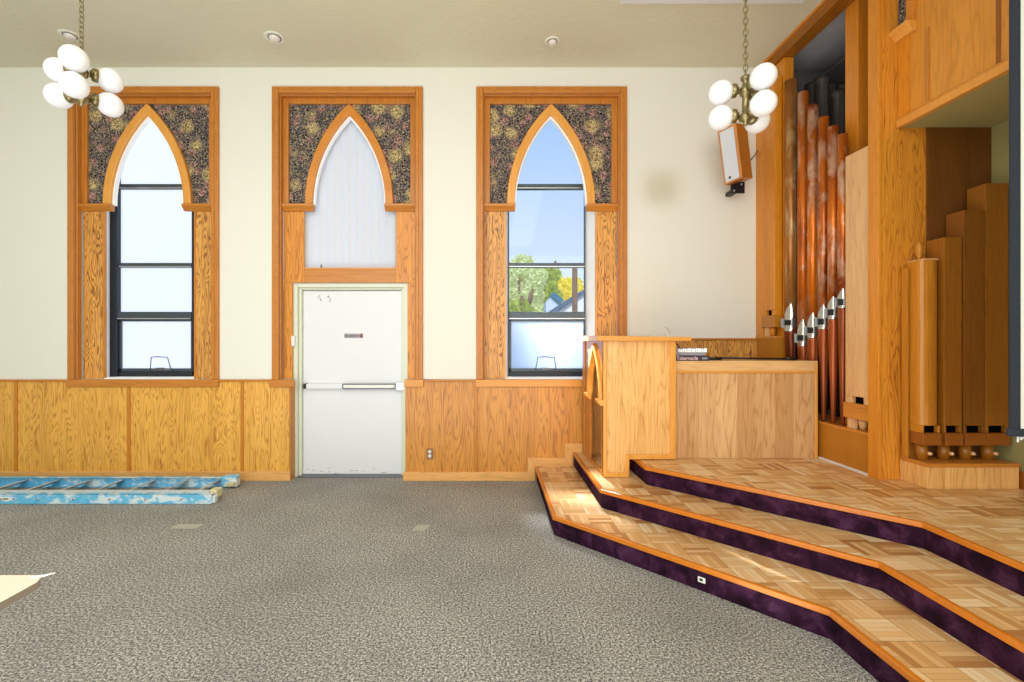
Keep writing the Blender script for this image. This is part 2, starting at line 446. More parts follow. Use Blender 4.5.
w = MB()
edges = [XL-.2]+sum([[c-HW, c+HW] for c in CX], [])+[5.0]
for a, b in ((edges[0],edges[1]),(edges[2],edges[3]),(edges[4],edges[5]),(edges[6],edges[7])):
    w.box(a, b, WY, YO, 0, ZC)
for i, c in enumerate(CX):
    w.box(c-HW, c+HW, WY, YO, ZT, ZC)
    if i != 1: w.box(c-HW, c+HW, WY, YO, 0, ZSILL)
w.box(CX[1]-HW, DX0, WY, YO, 0, ZSILL); w.box(DX1, CX[1]+HW, WY, YO, 0, ZSILL)
w.build('wall_back', M['wall']); wall_back = bpy.data.objects['wall_back']
tag(wall_back, 'long cream painted wall holding the three gothic bays', 'wall', kind='structure')
tag(MB().box(XL-.2, XL, YR, WY, 0, ZC).build('wall_left', M['wall']), 'cream side wall at the far left of the hall', 'wall', kind='structure')
tag(MB().box(XL-.2, 5.0, YR-.2, YR, 0, ZC).build('wall_front', M['wall']), 'cream wall behind the viewer', 'wall', kind='structure')
tag(MB().box(XR, XR+.15, YR, 3.42, 0, ZC).build('wall_right', M['niche_wall']), 'olive cream wall behind the square wooden pipes at right', 'wall', kind='structure')
tag(MB().box(XL-.2, 5.0, YR-.2, YO, ZC, ZC+.15).build('ceiling', M['ceiling']), 'textured beige plaster ceiling', 'ceiling', kind='structure')
tag(MB().box(XL-.2, 5.0, YR-.2, WY+.3, -.1, 0).build('floor', M['carpet']), 'speckled grey loop pile carpet floor', 'floor', kind='structure')
tag(MB().box(px(620,3.96), px(802,3.96), 2.6, 3.96, ZC-.02, ZC-.001).build('trim_1', M['white_paint']), 'flat white ceiling panel above the right chandelier', 'ceiling panel', kind='structure')

def lancet(cx, w, z0, h, n=18):
    R = (h*h+w*w)/(2*w); out = []
    amax = math.asin(h/R)
    for i in range(n+1):
        a = amax*i/n
        out.append((cx-(R*math.cos(a)-(R-w)), z0+R*math.sin(a)))
    right = [(2*cx-p[0], p[1]) for p in out[::-1][1:]]
    return out+right

def bay(i, root, ztop_open, bottom):
    """casing, fabric spandrel, arch and oak boards shared by the three bays"""
    c = CX[i]; T = .075
    cs = MB()
    cs.box(c-HW-T, c-HW, WY-.028, WY+.005, bottom, ZTO).box(c+HW, c+HW+T, WY-.028, WY+.005, bottom, ZTO)
    cs.box(c-HW, c+HW, WY-.028, WY+.005, ZT, ZTO)
    cas = cs.build('casing', M['oak_trim'], root, .006)
    li = MB(); li.box(c-HW-T*.45, c-HW-.004, WY-.038, WY-.028, bottom, ZTO-.02).box(c+HW+.004, c+HW+T*.45, WY-.038, WY-.028, bottom, ZTO-.02)
    li.box(c-HW, c+HW, WY-.038, WY-.028, ZT+.004, ZT+T*.45)
    li.build('casing_bead', M['oak_trim_x'], root, .004)
    fr = MB(); s = .07
    zb = ZSP-.03
    fr.box(c-HW, c-HW+s, WY+.05, YB+.03, zb, ZT).box(c+HW-s, c+HW, WY+.05, YB+.03, zb, ZT).box(c-HW+s, c+HW-s, WY+.05, YB+.03, ZT-s, ZT)
    # the side returns of the casing
    fr.box(c-HW, c-HW+.012, WY, WY+.05, bottom, ZT).box(c+HW-.012, c+HW, WY, WY+.05, bottom, ZT).box(c-HW+.012, c+HW-.012, WY, WY+.05, ZT-.012, ZT)
    fr.build('inner_frame', M['oak_trim'], root, .003)
    hw = HW-s
    arch = lancet(c, .43, ZSP, 1.03)
    n = len(arch)//2
    fb = MB()
    Lp = arch[:n+1]; Rp = arch[n:]
    fb.band([(c-hw, p[1]) for p in Lp], Lp, YB, YB+.02)
    fb.band([(c+hw, p[1]) for p in Rp], Rp, YB, YB+.02)
    fb.box(c-hw, c+hw, YB, YB+.02, arch[n][1], ZT-s)
    fb.build('fabric_spandrel', M['fabric'], root)
    at = MB().band(lancet(c, .471, ZSP, 1.075), lancet(c, .388, ZSP, .955), YB-.045, YB+.03)
    at.build('arch_moulding', M['oak_edge'] if i != 1 else M['oak_trim_y'], root, .008)
    MB().band(lancet(c, .390, ZSP, .957), lancet(c, .372, ZSP, .93), YB-.012, YB+.035).build('arch_bloom_strip', M['plaster'], root)  # white strip added for the light bloom along the arch's inner edge
    for sgn in (-1, 1):
        a, b = sorted((c+sgn*(HW-.012), c+sgn*.38))
        pr = [(YB+.01, ZSP+.005), (YB-.06, ZSP+.005), (YB-.06, ZSP-.02), (YB-.035, ZSP-.045), (YB-.02, ZSP-.065), (YB+.01, ZSP-.065)]
        MB().prism(pr, a, b, 'x').build('ledge', M['oak_trim_x'], root, .003)
    return root

YG = 5.20
def window(i, name, fx0, fx1, left_jamb, clear, label):
    c = CX[i]
    root = thing(name, label, 'window', (c, WY, ZSILL), kind='structure')
    bay(i, root, ZT, ZSILL)
    for sgn in (-1, 1):
        a, b = sorted((c+sgn*(HW-.012), c+sgn*.494))
        MB().box(a, b, YB, YB+.02, ZSILL, ZSP-.06).build('side_board', M['oak_side'], root, .002)
        a, b = sorted((c+sgn*.498, c+sgn*.482))
        MB().box(a, b, YB-.008, YB+.03, ZSILL, ZSP-.06).build('board_edge', M['oak_edge'] if i else M['oak_batten'], root, .002)
    MB().box(c-HW-.08, c+HW+.08, WY-.036, WY, ZSILL-.078, ZSILL-.004).build('apron', M['oak_trim_x'] if i == 0 else M['oak_edge_x'], root, .005)
    # splayed plaster reveal
    rv = MB(); zt = 4.03; y0 = YB+.02
    L0, R0, L1, R1 = c-.494, c+.494, fx0, fx1
    rv.add([(L0,y0,ZSILL),(L1,YG+.04,ZSILL),(L1,YG+.04,zt),(L0,y0,zt)], [(0,1,2,3)])
    rv.add([(R0,y0,ZSILL),(R1,YG+.04,ZSILL),(R1,YG+.04,zt),(R0,y0,zt)], [(3,2,1,0)])
    rv.add([(L0,y0,zt),(R0,y0,zt),(R1,YG+.04,zt),(L1,YG+.04,zt)], [(0,1,2,3)])
    rv.add([(L0,y0,ZSILL+.004),(R0,y0,ZSILL+.004),(R1,YG+.04,ZSILL+.004),(L1,YG+.04,ZSILL+.004)], [(0,1,2,3)])
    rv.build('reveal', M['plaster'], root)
    # metal window
    fr = MB(); t = .006
    z0 = 1.075; z1 = 4.03
    fr.box(fx0, fx0+left_jamb, YG-.05 if left_jamb > .05 else YG-.02, YG+.04, z0, z1).box(fx1-t, fx1, YG-.02, YG+.04, z0, z1)
    fr.box(fx0, fx1, YG-.03, YG+.04, z0, z0+.055).box(fx0, fx1, YG-.02, YG+.04, z1-t, z1)
    wf = fr.build('window_frame', M['alu_black'], root, .003)
    xs = fx0+left_jamb
    for zc, h, d in ((3.19,.055,.03),(2.314,.05,.03),(1.752,.085,.045)):
        bar = MB().box(xs, fx1-t, YG-d, YG+.03, zc-h/2, zc+h/2).build('glazing_bar', M['alu_dark'], root, .004)
        MB().box(xs, fx1-t, YG-d-.004, YG-d+.004, zc-h/2+.004, zc-h/2+.014).build('bar_lip', M['steel'], bar)
    g = M['glass'] if clear else M['frost']
    for a, b in ((1.795,2.289),(2.339,3.163),(3.217,z1-t)):
        MB().box(xs, fx1-t, YG+.004, YG+.010, a, b).build('pane', g, root)
    h = MB(); q = .024
    h.box(xs, xs+q, YG-.02, YG+.02, 1.13, 1.71).box(fx1-t-q*.4, fx1-t, YG-.02, YG+.02, 1.13, 1.71)
    h.box(xs, fx1-t, YG-.02, YG+.02, 1.688, 1.71).box(xs, fx1-t, YG-.02, YG+.02, 1.13, 1.165)
    hp = h.build('hopper_sash', M['alu_dark'], root, .003)
    MB().box(xs+q, fx1-t-q*.5, YG-.002, YG+.004, 1.165, 1.688).build('frosted_pane', M['frost_blue'] if clear else M['frost'], hp)
    m = px(546 if i else 160, YG-.06)
    hd = MB().tube([(m-.115,YG-.05,1.15),(m-.09,YG-.07,1.29),(m-.03,YG-.07,1.297),(m+.09,YG-.07,1.29),(m+.115,YG-.05,1.15)], .006)
    hd.tube([(m-.115,YG-.05,1.15),(m+.115,YG-.05,1.15)], .006).box(m-.05, m+.03, YG-.06, YG-.03, 1.155, 1.175)
    hd.build('hopper_handle', M['grey_trim'], hp)
    # slanting white lip of the sill
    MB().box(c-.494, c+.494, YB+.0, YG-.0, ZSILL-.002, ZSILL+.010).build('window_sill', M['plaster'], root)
    return root
window(0, 'window_1', -4.262, -3.33, .12, False, 'left gothic window with frosted white panes and floral spandrel')
window(2, 'window_2', .196, 1.05, .006, True, 'right gothic window with clear panes showing blue sky and trees')

# the middle bay: arch with blinds over the exit door
c = CX[1]
b2 = thing('window_3', 'middle gothic window with white vertical blinds above the door', 'window', (c, WY, 2.25), kind='structure')
bay(1, b2, ZT, ZSILL)
for sgn in (-1, 1):
    a, b = sorted((c+sgn*(HW-.012), c+sgn*.494))
    MB().box(a, b, YB, YB+.02, 2.097, ZSP-.06).build('side_board', M['oak_pier'], b2, .002)
    a, b = sorted((c+sgn*(HW-.012), c+sgn*.618))
    MB().box(a, b, YB, YB+.02, ZSILL, 2.0965).build('lower_board', M['oak_pier'], b2, .002)
MB().box(c-.4935, c+.4935, YB-.001, YB+.02, 2.097, 2.25).build('transom_board', M['oak_trim_x'], b2, .002)
MB().box(c-.494, c+.494, YB-.01, YB+.01, 2.243, 2.256).build('transom_edge', M['oak_edge_x'], b2, .002)
sl = 13; sw = 1.04/sl
for k in range(sl):
    x = c-.52+sw*(k+.5); a = .55
    dx_, dy_ = sw*.56*math.cos(a), sw*.56*math.sin(a)
    m = MB(); pts = []
    for j in range(5):
        s_ = -1+j*.5; pts.append((x+dx_*s_, YB+.10+dy_*s_-.006*(1-s_*s_)))
    m.band(pts, [(p[0], p[1]+.0015) for p in pts], 2.262, 3.98, 'z')
    m.build('blind_slat', M['blind'], b2)
MB().box(c-.55, c+.55, YB+.08, YB+.13, 3.98, 4.02).build('blind_headrail', M['white_paint'], b2)
MB().tube([(px(321.5,YB+.06),YB+.06,2.252),(px(321,YB+.06),YB+.06,2.30)], .006).build('blind_tassel', M['black'], b2)
MB().box(c-.6, c+.6, YB+.2, YB+.22, 2.1, 4.05).build('backing_pane', M['frost'], b2)
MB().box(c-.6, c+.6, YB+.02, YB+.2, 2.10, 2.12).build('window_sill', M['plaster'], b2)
# short returns where the casing stops on the wainscot
MB().box(c-HW-.1, px(294,WY-.03), WY-.04, WY, ZSILL-.078, ZSILL-.0).build('casing_stop', M['oak_trim_x'], b2, .005)
MB().box(px(404.5,WY-.03), c+HW+.085, WY-.04, WY, ZSILL-.078, ZSILL-.0).build('casing_stop', M['oak_edge_x'], b2, .005)

# exit door
d = thing('door_1', 'white steel exit door with a silver push bar', 'door', (c, 5.10, 0), kind='structure')
fr = MB(); fx0, fx1 = -2.140, -.897
for a, b, i0, i1, y0 in ((fx0, fx1, .05, .05, 5.02), (fx0+.05, fx1-.05, .028, .028, 5.06)):
    fr.box(a, a+i0, y0, 5.2, 0, 2.094).box(b-i1, b, y0, 5.2, 0, 2.094)
fr.box(fx0+.05, fx1-.05, 5.02, 5.2, 2.05, 2.094).box(fx0+.078, fx1-.078, 5.06, 5.2, 2.027, 2.05)
fr.build('door_frame', M['door_frame'], d, .004)
MB().box(-2.060, -.978, 5.10, 5.15, .012, 2.022).build('door_leaf', M['white_paint'], d, .003)
MB().box(-2.070, -.968, 5.155, 5.22, 0, 2.06).build('door_gasket', M['grey_trim'], d)
MB().box(-2.09, -.95, 5.0, 5.14, 0, .01).build('threshold', M['grey_trim'], d)
zb = pz(386.3, 5.06)
bar = thing('push_bar', None, None, (c, 5.08, zb)); del_keys = [k for k in ('label','category') if k in bar]
bar.parent = d; bar.matrix_parent_inverse = Matrix.Translation(d.location).inverted()
bar_m = MB().box(px(304.5,5.05), px(343,5.05), 5.045, 5.10, zb-.026, zb+.026)
bpy.data.objects.remove(bar)
bar = bar_m.build('push_bar', M['white_paint'], d, .005)
MB().box(px(342,5.04), px(396,5.04), 5.035, 5.09, zb-.028, zb+.028).build('bar_channel', M['grey_trim'], bar, .006)
MB().box(px(343.5,5.03), px(394.5,5.03), 5.022, 5.04, zb-.015, zb+.017).build('touch_pad', M['white_plastic'], bar, .004)
MB().box(px(395.5,5.03), px(404,5.03), 5.03, 5.10, zb-.046, zb+.046).build('latch_case', M['steel'], bar, .006)
MB().box(px(303.2,5.04), px(306,5.04), 5.038, 5.10, zb-.026, zb+.03).build('end_cap', M['black'], bar, .003)
zp = pz(335.8, 5.1)
pq = MB().box(px(344.5,5.1), px(363,5.1), 5.094, 5.10, zp-.024, zp+.024).build('exit_plaque', M['plaque'], d)
text_obj('exit_lettering', 'Exit', .052, (px(348.8,5.1), 5.0925, zp+.001), (PI/2,0,0), M['ink_black'], pq, sx=1.15)
MB().box(px(352.5,5.1), px(359.8,5.1), 5.0925, 5.094, zp-.012, zp+.012).build('faded_lettering', M['grey_trim'], pq)
MB().box(px(360.3,5.1), px(362.7,5.1), 5.0925, 5.094, zp-.02, zp+.02).build('red_end', M['ink_red'], pq)
hm = MB()
for u_, v_ in ((318.5,297.2),(320.5,299.2),(320,296),(329,296.3),(330.6,298.8),(330.2,301),(321.5,300.5),(328.4,297)):
    x, z = px(u_-.3,5.1), pz(v_,5.1); hm.box(x-.007, x+.007, 5.098, 5.101, z-.005, z+.006)
hm.build('screw_marks', M['grey_trim'], d)
sc_m = MB()
rr = random.Random(3)
for k in range(12):
    x = rr.uniform(-2.03,-1.0); z = .016+rr.random()**2*.06; sc_m.box(x, x+rr.uniform(.01,.04), 5.0985, 5.1002, z, z+.003)
sc_m.build('scuff_marks', M['ink_black'], d)
MB().box(px(291.8,5.0), px(295,5.0), 4.985, 5.02, pz(346,5), pz(336,5)).build('door_contact', M['white_plastic'], d, .003)

# wainscot
def wains(name, label, x0, x1, battens, mat, zt=ZSILL, z0=.0, by=0):
    r = thing(name, label, 'wainscot', ((x0+x1)/2, WY, z0), kind='structure')
    xs = [x0]+list(battens)+[x1]
    for k in range(len(xs)-1):
        MB().box(xs[k]+.0005, xs[k+1]-.0005, WY-.012, WY-.0005, z0, zt).build('panel', mat[k % len(mat)], r)
    for b in battens:
        MB().box(b-.017, b+.017, WY-.024, WY-.012, z0+.09, zt-.01).build('batten', M['oak_batten'], r, .004)
    MB().box(x0, x1, WY-.030, WY-.0, zt-.022, zt).build('cap', M['oak_trim_x'], r, .004)
    return r
wains('trim_2', 'golden oak plywood wainscot left of the exit door', XL, DX0, [px(u_,WY) for u_ in (-210,-98,17.5,130,243)], [M['oak_panel'], M['oak_panel']])
wains('trim_3', 'golden oak plywood wainscot right of the exit door', DX1, 1.75, [px(476,WY)], [M['oak_panel_b'], M['oak_panel_b']])
wains('trim_4', 'raised oak panelling on the wall behind the console', 1.76, 2.80, [], [M['oak_side']], zt=1.50, z0=Z3)
MB().box(DX0-.002, DX0+.014, WY-.012, 5.02, 0, ZSILL-.078).build('door_return', M['oak_batten'], bpy.data.objects['trim_2'])
tag(MB().prism([(XL,0),(DX0+.018,0),(DX0+.018,.098),(XL,.098)], WY-.030, WY-.012, 'y').build('baseboard_left', M['oak_base'], None, .004), 'oak baseboard running left of the exit door', 'baseboard', kind='structure')
bbr = thing('baseboard_right', 'pale oak baseboard stepping up beside the stage steps', 'baseboard', (0, WY, 0), kind='structure')
h = .09; x1_, x2_ = .464, .86
def quad_y(pts, nm, mat): MB().prism(pts, WY-.030, WY-.012, 'y').build(nm, mat, bbr, .002)
xs1, xs2 = x1_-.075, x2_-.085
quad_y([(DX1-.02,0),(x1_,0),(xs1,h),(DX1-.02,h)], 'lower_run', M['oak_base'])
quad_y([(x1_,0),(x1_,Z1),(xs1,Z1+h),(xs1,h)], 'first_riser', M['oak_base_z'])
quad_y([(x1_,Z1),(x2_,Z1),(xs2,Z1+h),(xs1,Z1+h)], 'middle_run', M['oak_base'])
quad_y([(x2_,Z1),(x2_,Z2),(xs2,Z2+h),(xs2,Z1+h)], 'second_riser', M['oak_base_z'])
quad_y([(x2_,Z2),(1.25,Z2),(1.25,Z2+h),(xs2,Z2+h)], 'upper_run', M['oak_base'])

# outlet on wainscot
o = thing('wall_outlet', 'small brown wall outlet low on the oak wainscot', 'outlet', (px(430,WY), WY-.012, pz(453.5,WY)))
x, z = px(430,WY), pz(453.5,WY)
MB().box(x-.036, x+.036, WY-.018, WY-.012, z-.058, z+.058).build('cover_plate', M['plate_brown'], o, .003)
for s_ in (-1,1):
    MB().lathe([(.001,0),(.019,0),(.019,.005),(.001,.005)], (x, WY-.018, z+s_*.022), 16, Matrix.Rotation(PI/2,4,'X')).build('socket', M['white_plastic'], o)

# ------------------------------------------------------------------ stage
def outline(xl, yl, xk, yk, ins=0.0):
    k = ins*math.tan(PI/8)
    return [(xl+ins, WY-.001), (xl+ins, yl+k), (xk+ins, yk+k), (xk+ins, YR+.01)]
steps = [(.464,3.51,1.656,2.28,Z1,0.0),(.86,3.67,2.044,2.45,Z2,Z1),(1.25,3.78,2.42,2.61,Z3,Z2)]
stg = thing('stage_platform', 'three level angled stage with parquet treads and plum carpeted risers', 'stage', (2.3, 2.6, 0), kind='structure')
for k, (xl, yl, xk, yk, zt, z0) in enumerate(steps):
    op = outline(xl, yl, xk, yk); ip = outline(xl, yl, xk, yk, .028); rp = outline(xl, yl, xk, yk, .016)
    XE = XR if k < 3 else 5
    poly = ip+[(4.6, YR+.01), (4.6, WY-.001)]
    MB().prism(poly[::-1], zt-.012, zt, 'z').build('parquet_tread', M['parquet'], stg)
    poly = rp+[(4.6, YR+.01), (4.6, WY-.001)]
    MB().prism(poly[::-1], z0+.0005, zt-.012, 'z').build('carpeted_riser', M['plum'], stg)
    MB().band(op, ip, zt-.030, zt+.001, 'z').build('nosing', M['nosing'], stg, .004)
ro = thing('step_outlet', 'tiny white outlet set in the lowest plum riser', 'outlet', (px(701,2.88), 2.9, .07))
# on the 45-degree riser
ta = (701.8-491)/F
# riser line: x = xl' + s, y = yl' - s*slope
xl_, yl_ = steps[0][0]+.016, steps[0][1]+.006
sl_ = (steps[0][1]-steps[0][3])/(steps[0][2]-steps[0][0])
Yp = (yl_+sl_*xl_)/(1+sl_*ta); Xp = ta*Yp; Zp = CAMZ-(579.8-341)*Yp/F
dv = Vector((1,-sl_,0)).normalized(); nv = Vector((-dv.y, dv.x, 0)); nv = -nv if nv.y > 0 else nv
def slab(m, cx_, cz_, hw_, hh_, d0, d1):
    C_ = Vector((Xp,Yp,Zp)); P_ = []
    for zz in (-hh_, hh_):
        for a_, dd in ((-hw_,d0),(hw_,d0),(hw_,d1),(-hw_,d1)): P_.append(tuple(C_+dv*(a_+cx_)+nv*dd+Vector((0,0,zz+cz_))))
    m.hexa(P_); return m
ro.location = (Xp, Yp, Zp)
slab(MB(), 0,0,.021,.015,0,.005).build('cover_plate', M['white_plastic'], ro)
slab(MB(), -.002,.001,.009,.007,.005,.0065).build('socket', M['black'], ro)

# ------------------------------------------------------------------ pulpit
PX0, PX1, PY0, PY1 = .963, 1.585, 3.985, 4.84
ZP = 1.47
pul = thing('pulpit', 'oak pulpit with a gothic arch front standing on the stage steps', 'pulpit', ((PX0+PX1)/2, 4.4, Z2))
XF = 1.185
L = [(PX0,Z2+.002),(XF,Z2+.002),(XF,Z3+.006),(PX1,Z3+.006),(PX1,ZP),(PX0,ZP)]
MB().prism(L, PY0+.012, PY0+.03, 'y').build('side_panel', M['oak_pulpit'], pul)
MB().prism([(x, z) for x, z in L], PY1-.02, PY1, 'y').build('far_side_panel', M['oak_pulpit'], pul)
e = .035
eb = MB()
eb.box(PX0, PX0+e*.8, PY0-.004, PY0+.014, Z2+.002, ZP).box(PX1-e*1.4, PX1, PY0-.004, PY0+.014, Z3+.006, ZP)
eb.box(PX0, XF, PY0-.006, PY0+.014, Z2+.002, Z2+.04).box(XF-e, XF, PY0-.006, PY0+.014, Z2+.04, Z3+.045)
eb.box(XF, PX1, PY0-.006, PY0+.014, Z3+.006, Z3+.045)
eb.build('edge_moulding', M['oak_edge'], pul, .004)
MB().prism([(PX0-.065,ZP),(PX1+.115,ZP),(PX1+.115,ZP+.034),(PX0-.065,ZP+.046)], PY0-.05, PY1+.02, 'y').build('top_board', M['oak_edge_x'], pul, .006)
MB().box(PX1-.03, PX1, PY0+.03, PY1-.02, Z3+.006, ZP).build('rear_panel', M['oak_pulpit'], pul)
MB().box(1.22, 1.235, PY0+.03, PY1-.02, Z3, ZP).build('inner_shade_sheet', M['dark_hole'], pul)  # near-black sheet stands for the shade inside the hollow pulpit
# arched front, facing -x
yc, hwid = 4.295, .235
A = lancet(yc, hwid, .96, .46)
n = len(A)//2
fp = MB()
fp.band([(PY0+.012, p[1]) for p in A[:n+1]], A[:n+1], PX0, PX0+.02, 'x')
fp.band([(PY1, p[1]) for p in A[n:]], A[n:], PX0, PX0+.02, 'x')
fp.box(PX0, PX0+.02, PY0+.012, PY1, A[n][1], ZP)
fp.box(PX0, PX0+.02, yc+hwid, PY1, Z2+.002, .96).box(PX0, PX0+.02, PY0+.012, yc-hwid, Z2+.002, .96)
fp.box(PX0, PX0+.02, yc-hwid, yc+hwid, Z2+.002, Z2+.03)
fp.build('front_frame', M['oak_trim'], pul)
MB().band(lancet(yc, hwid+.035, .96, .49), lancet(yc, hwid-.012, .96, .435), PX0-.025, PX0+.03, 'x').build('arch_moulding', M['oak_edge'], pul, .006)
for s_ in (-1, 1):
    a, b = sorted((yc+s_*(hwid-.03), yc+s_*(hwid+.07)))
    pr = [(PX0+.01, .965), (PX0-.05, .965), (PX0-.05,.945), (PX0-.02,.91), (PX0+.01,.91)]
    MB().prism(pr, a, b, 'y').build('ledge', M['oak_edge'], pul, .003)
MB().box(PX0-.012, PX0, PY1-.10, PY1, Z2+.002, ZP).build('corner_stile', M['oak_trim'], pul, .003)

# console screen behind the pulpit
cs_ = thing('console_screen', 'pale oak console panel standing between pulpit and organ case', 'console', (2.1, 4.08, Z3))
KX0, KX1, KY = 1.60, 2.845, 4.054
ZK = 1.296
MB().box(KX0, KX1, KY, KY+.03, Z3+.001, ZK-.012).build('front_panel', M['oak_pale'], cs_)
MB().box(KX0, KX1, KY-.006, KY+.23, ZK-.014, ZK).build('top_shelf', M['oak_pale_x'], cs_, .003)
MB().box(KX0, KX1-.03, KY-.014, KY, ZK-.105, ZK-.085).build('bead_moulding', M['oak_edge_x'], cs_, .005)
MB().box(KX0, KX1-.03, KY-.006, KY, ZK-.085, ZK-.014).build('upper_rail', M['oak_pale_x'], cs_)
MB().box(KX1-.022, KX1, KY-.008, KY+.23, Z3+.001, ZK-.014).build('end_stile', M['oak_edge'], cs_, .003)
MB().box(KX0, KX0+.02, KY+.03, KY+.23, Z3+.001, ZK-.014).build('end_panel', M['oak_pale'], cs_)

# books
def book(name, label, x0, x1, y0, y1, z0, z1, cover, group=None):
    r = thing(name, label, 'book', ((x0+x1)/2, (y0+y1)/2, z0))
    cv = MB().box(x0, x1, y0, y1, z0, z0+.004).box(x0, x1, y0, y1, z1-.004, z1).box(x0, x1, y0, y0+.004, z0, z1)
    cv.build('cover', cover, r, .001)
    MB().box(x0+.004, x1-.004, y0+.004, y1-.004, z0+.004, z1-.004).build('pages', M['white_paint'], r)
    return r
bx = px(709, 4.09)
b1 = book('book', 'plum covered book reading Tabernacle, lower one on the console', bx-.30, bx, 4.085, 4.26, ZK, ZK+.043, M['book_purple'])
text_obj('spine_title', 'Tabernacle', .05, (px(687.5,4.08), 4.0835, ZK+.022), (PI/2,0,0), M['ink_pink'], b1, sx=.85)
MB().box(px(702.5,4.08), px(707.5,4.08), 4.083, 4.085, ZK+.013, ZK+.03).build('spine_mark', M['book_grey'], b1)
b2_ = book('book', 'grey book with white lettering lying on the plum book', bx-.32, bx-.03, 4.095, 4.25, ZK+.044, ZK+.112, M['book_grey'])
lt = MB(); xx = px(678.5,4.09)
for wd, hh in ((.012,.03),(.02,.026),(.012,.034),(.022,.03),(.028,.034),(.03,.03),(.014,.034),(.03,.032),(.012,.03),(.026,.034)):
    lt.box(xx, xx+wd, 4.0925, 4.095, ZK+.076, ZK+.076+hh); xx += wd+.005
lt.build('white_lettering', M['ink_white'], b2_)
# cables and microphone boom
tag(MB().tube([(bx-.285+.05*math.cos(a)*1.0, 4.17+.0*a, ZK+.114+.045*math.sin(a)) for a in [PI*k/12 for k in range(13)]], .006).build('cable_loop', M['black']), 'short black cable loop arching over the stacked books', 'cable')
tag(MB().tube([(px(660,4.4)+.11*math.cos(a), 4.4+.04*math.cos(2*a), ZP+.043+.008+.085*math.sin(a)) for a in [PI*k/20 for k in range(21)]]+[(px(660,4.4)-.05, 4.42, ZP+.051),(px(660,4.4)+.03, 4.43, ZP+.10),(px(660,4.4)+.07,4.43,ZP+.051)], .004).build('cable_coil', M['white_plastic']), 'thin white cable coil lying on the pulpit top', 'cable')
mbm = thing('microphone_boom', 'black microphone boom lying along the console shelf', 'microphone stand', (2.3, 4.17, ZK))
MB().tube([(px(716,4.17),4.17,ZK+.022),(px(793,4.17),4.17,ZK+.012)], .009, 10).build('boom_arm', M['black'], mbm)
MB().tube([(px(709,4.17),4.17,ZK+.016),(px(721,4.17),4.17,ZK+.016)], .014, 10).build('clutch', M['black'], mbm)
MB().tube([(px(786,4.17),4.17,ZK+.015),(px(797,4.17),4.18,ZK+.013)], .013, 10).build('counterweight', M['black'], mbm)

# ------------------------------------------------------------------ organ case
OX = 2.873
case = thing('organ_case', 'tall orange oak organ case with open front full of pipes', 'organ case', (3.0, 4.2, Z3))
MB().box(OX, 3.25, 3.512, 4.575, Z3, .745).build('base_panel', M['organ_ply'], case)
MB().box(OX-.008, 3.25, 3.512, 4.575, .745, .77).build('wind_chest_ledge', M['oak_trim_y'], case, .003)
MB().box(OX-.018, OX-.001, 3.512, 4.06, Z3, Z3+.012).build('caulk_line', M['white_paint'], case)
MB().box(2.80, 3.0, 4.578, WY-.001, Z3, 1.50).build('side_plinth', M['organ_ply'], case)
MB().box(2.795, 3.0, 4.572, WY-.001, 1.50, 1.52).build('side_plinth_top', M['oak_trim_y'], case, .003)
MB().box(2.80, 2.885, 4.80, WY-.001, 1.52, 4.27).build('wall_stile', M['oak_post'], case, .004)
MB().box(2.889, 2.985, 4.585, WY-.001, 1.52, 4.27).build('rear_post', M['oak_post'], case, .004)
MB().box(3.0, 3.10, 3.80, 3.94, .77, 4.28).build('front_post', M['oak_post'], case, .004)
# crown and header following the ceiling
MB().prism([(2.83,ZC-.001),(2.83,ZC-.022),(2.86,ZC-.04),(2.86,ZC-.09),(2.99,ZC-.09),(2.99,ZC-.001)], 3.512, WY-.001, 'y').build('header', M['pipe_wood_mid'], case)
MB().box(2.815, 2.85, 3.42, WY-.001, ZC-.02, ZC-.001).build('crown_strip', M['oak_post'], case, .004)
# dark chamber behind the opening
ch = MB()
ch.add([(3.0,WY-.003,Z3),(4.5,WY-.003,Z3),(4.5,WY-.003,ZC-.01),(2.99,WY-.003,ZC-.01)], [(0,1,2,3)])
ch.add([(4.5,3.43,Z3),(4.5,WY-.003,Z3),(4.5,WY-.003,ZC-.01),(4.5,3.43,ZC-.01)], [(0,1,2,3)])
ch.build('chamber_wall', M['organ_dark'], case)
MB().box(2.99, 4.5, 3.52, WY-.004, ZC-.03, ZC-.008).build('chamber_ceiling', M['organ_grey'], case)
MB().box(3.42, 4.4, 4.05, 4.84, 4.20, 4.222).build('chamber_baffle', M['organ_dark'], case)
# pier and the niche backing
pr_ = MB().box(2.854, XR+.0, 3.42, 3.51, Z3, ZC-.001)
pr_.build('pier_panel', M['oak_pier'], case, .003)
MB().box(2.846, 2.868, 3.414, 3.512, Z3, ZC-.002).build('pier_edge', M['oak_post'], case, .003)

MB().box(px(927,3.41), XR-.001, 3.409, 3.4195, Z3+.001, 3.036).build('niche_panel', M['niche_wood'], case)  # darker brown board over the right part of the niche back
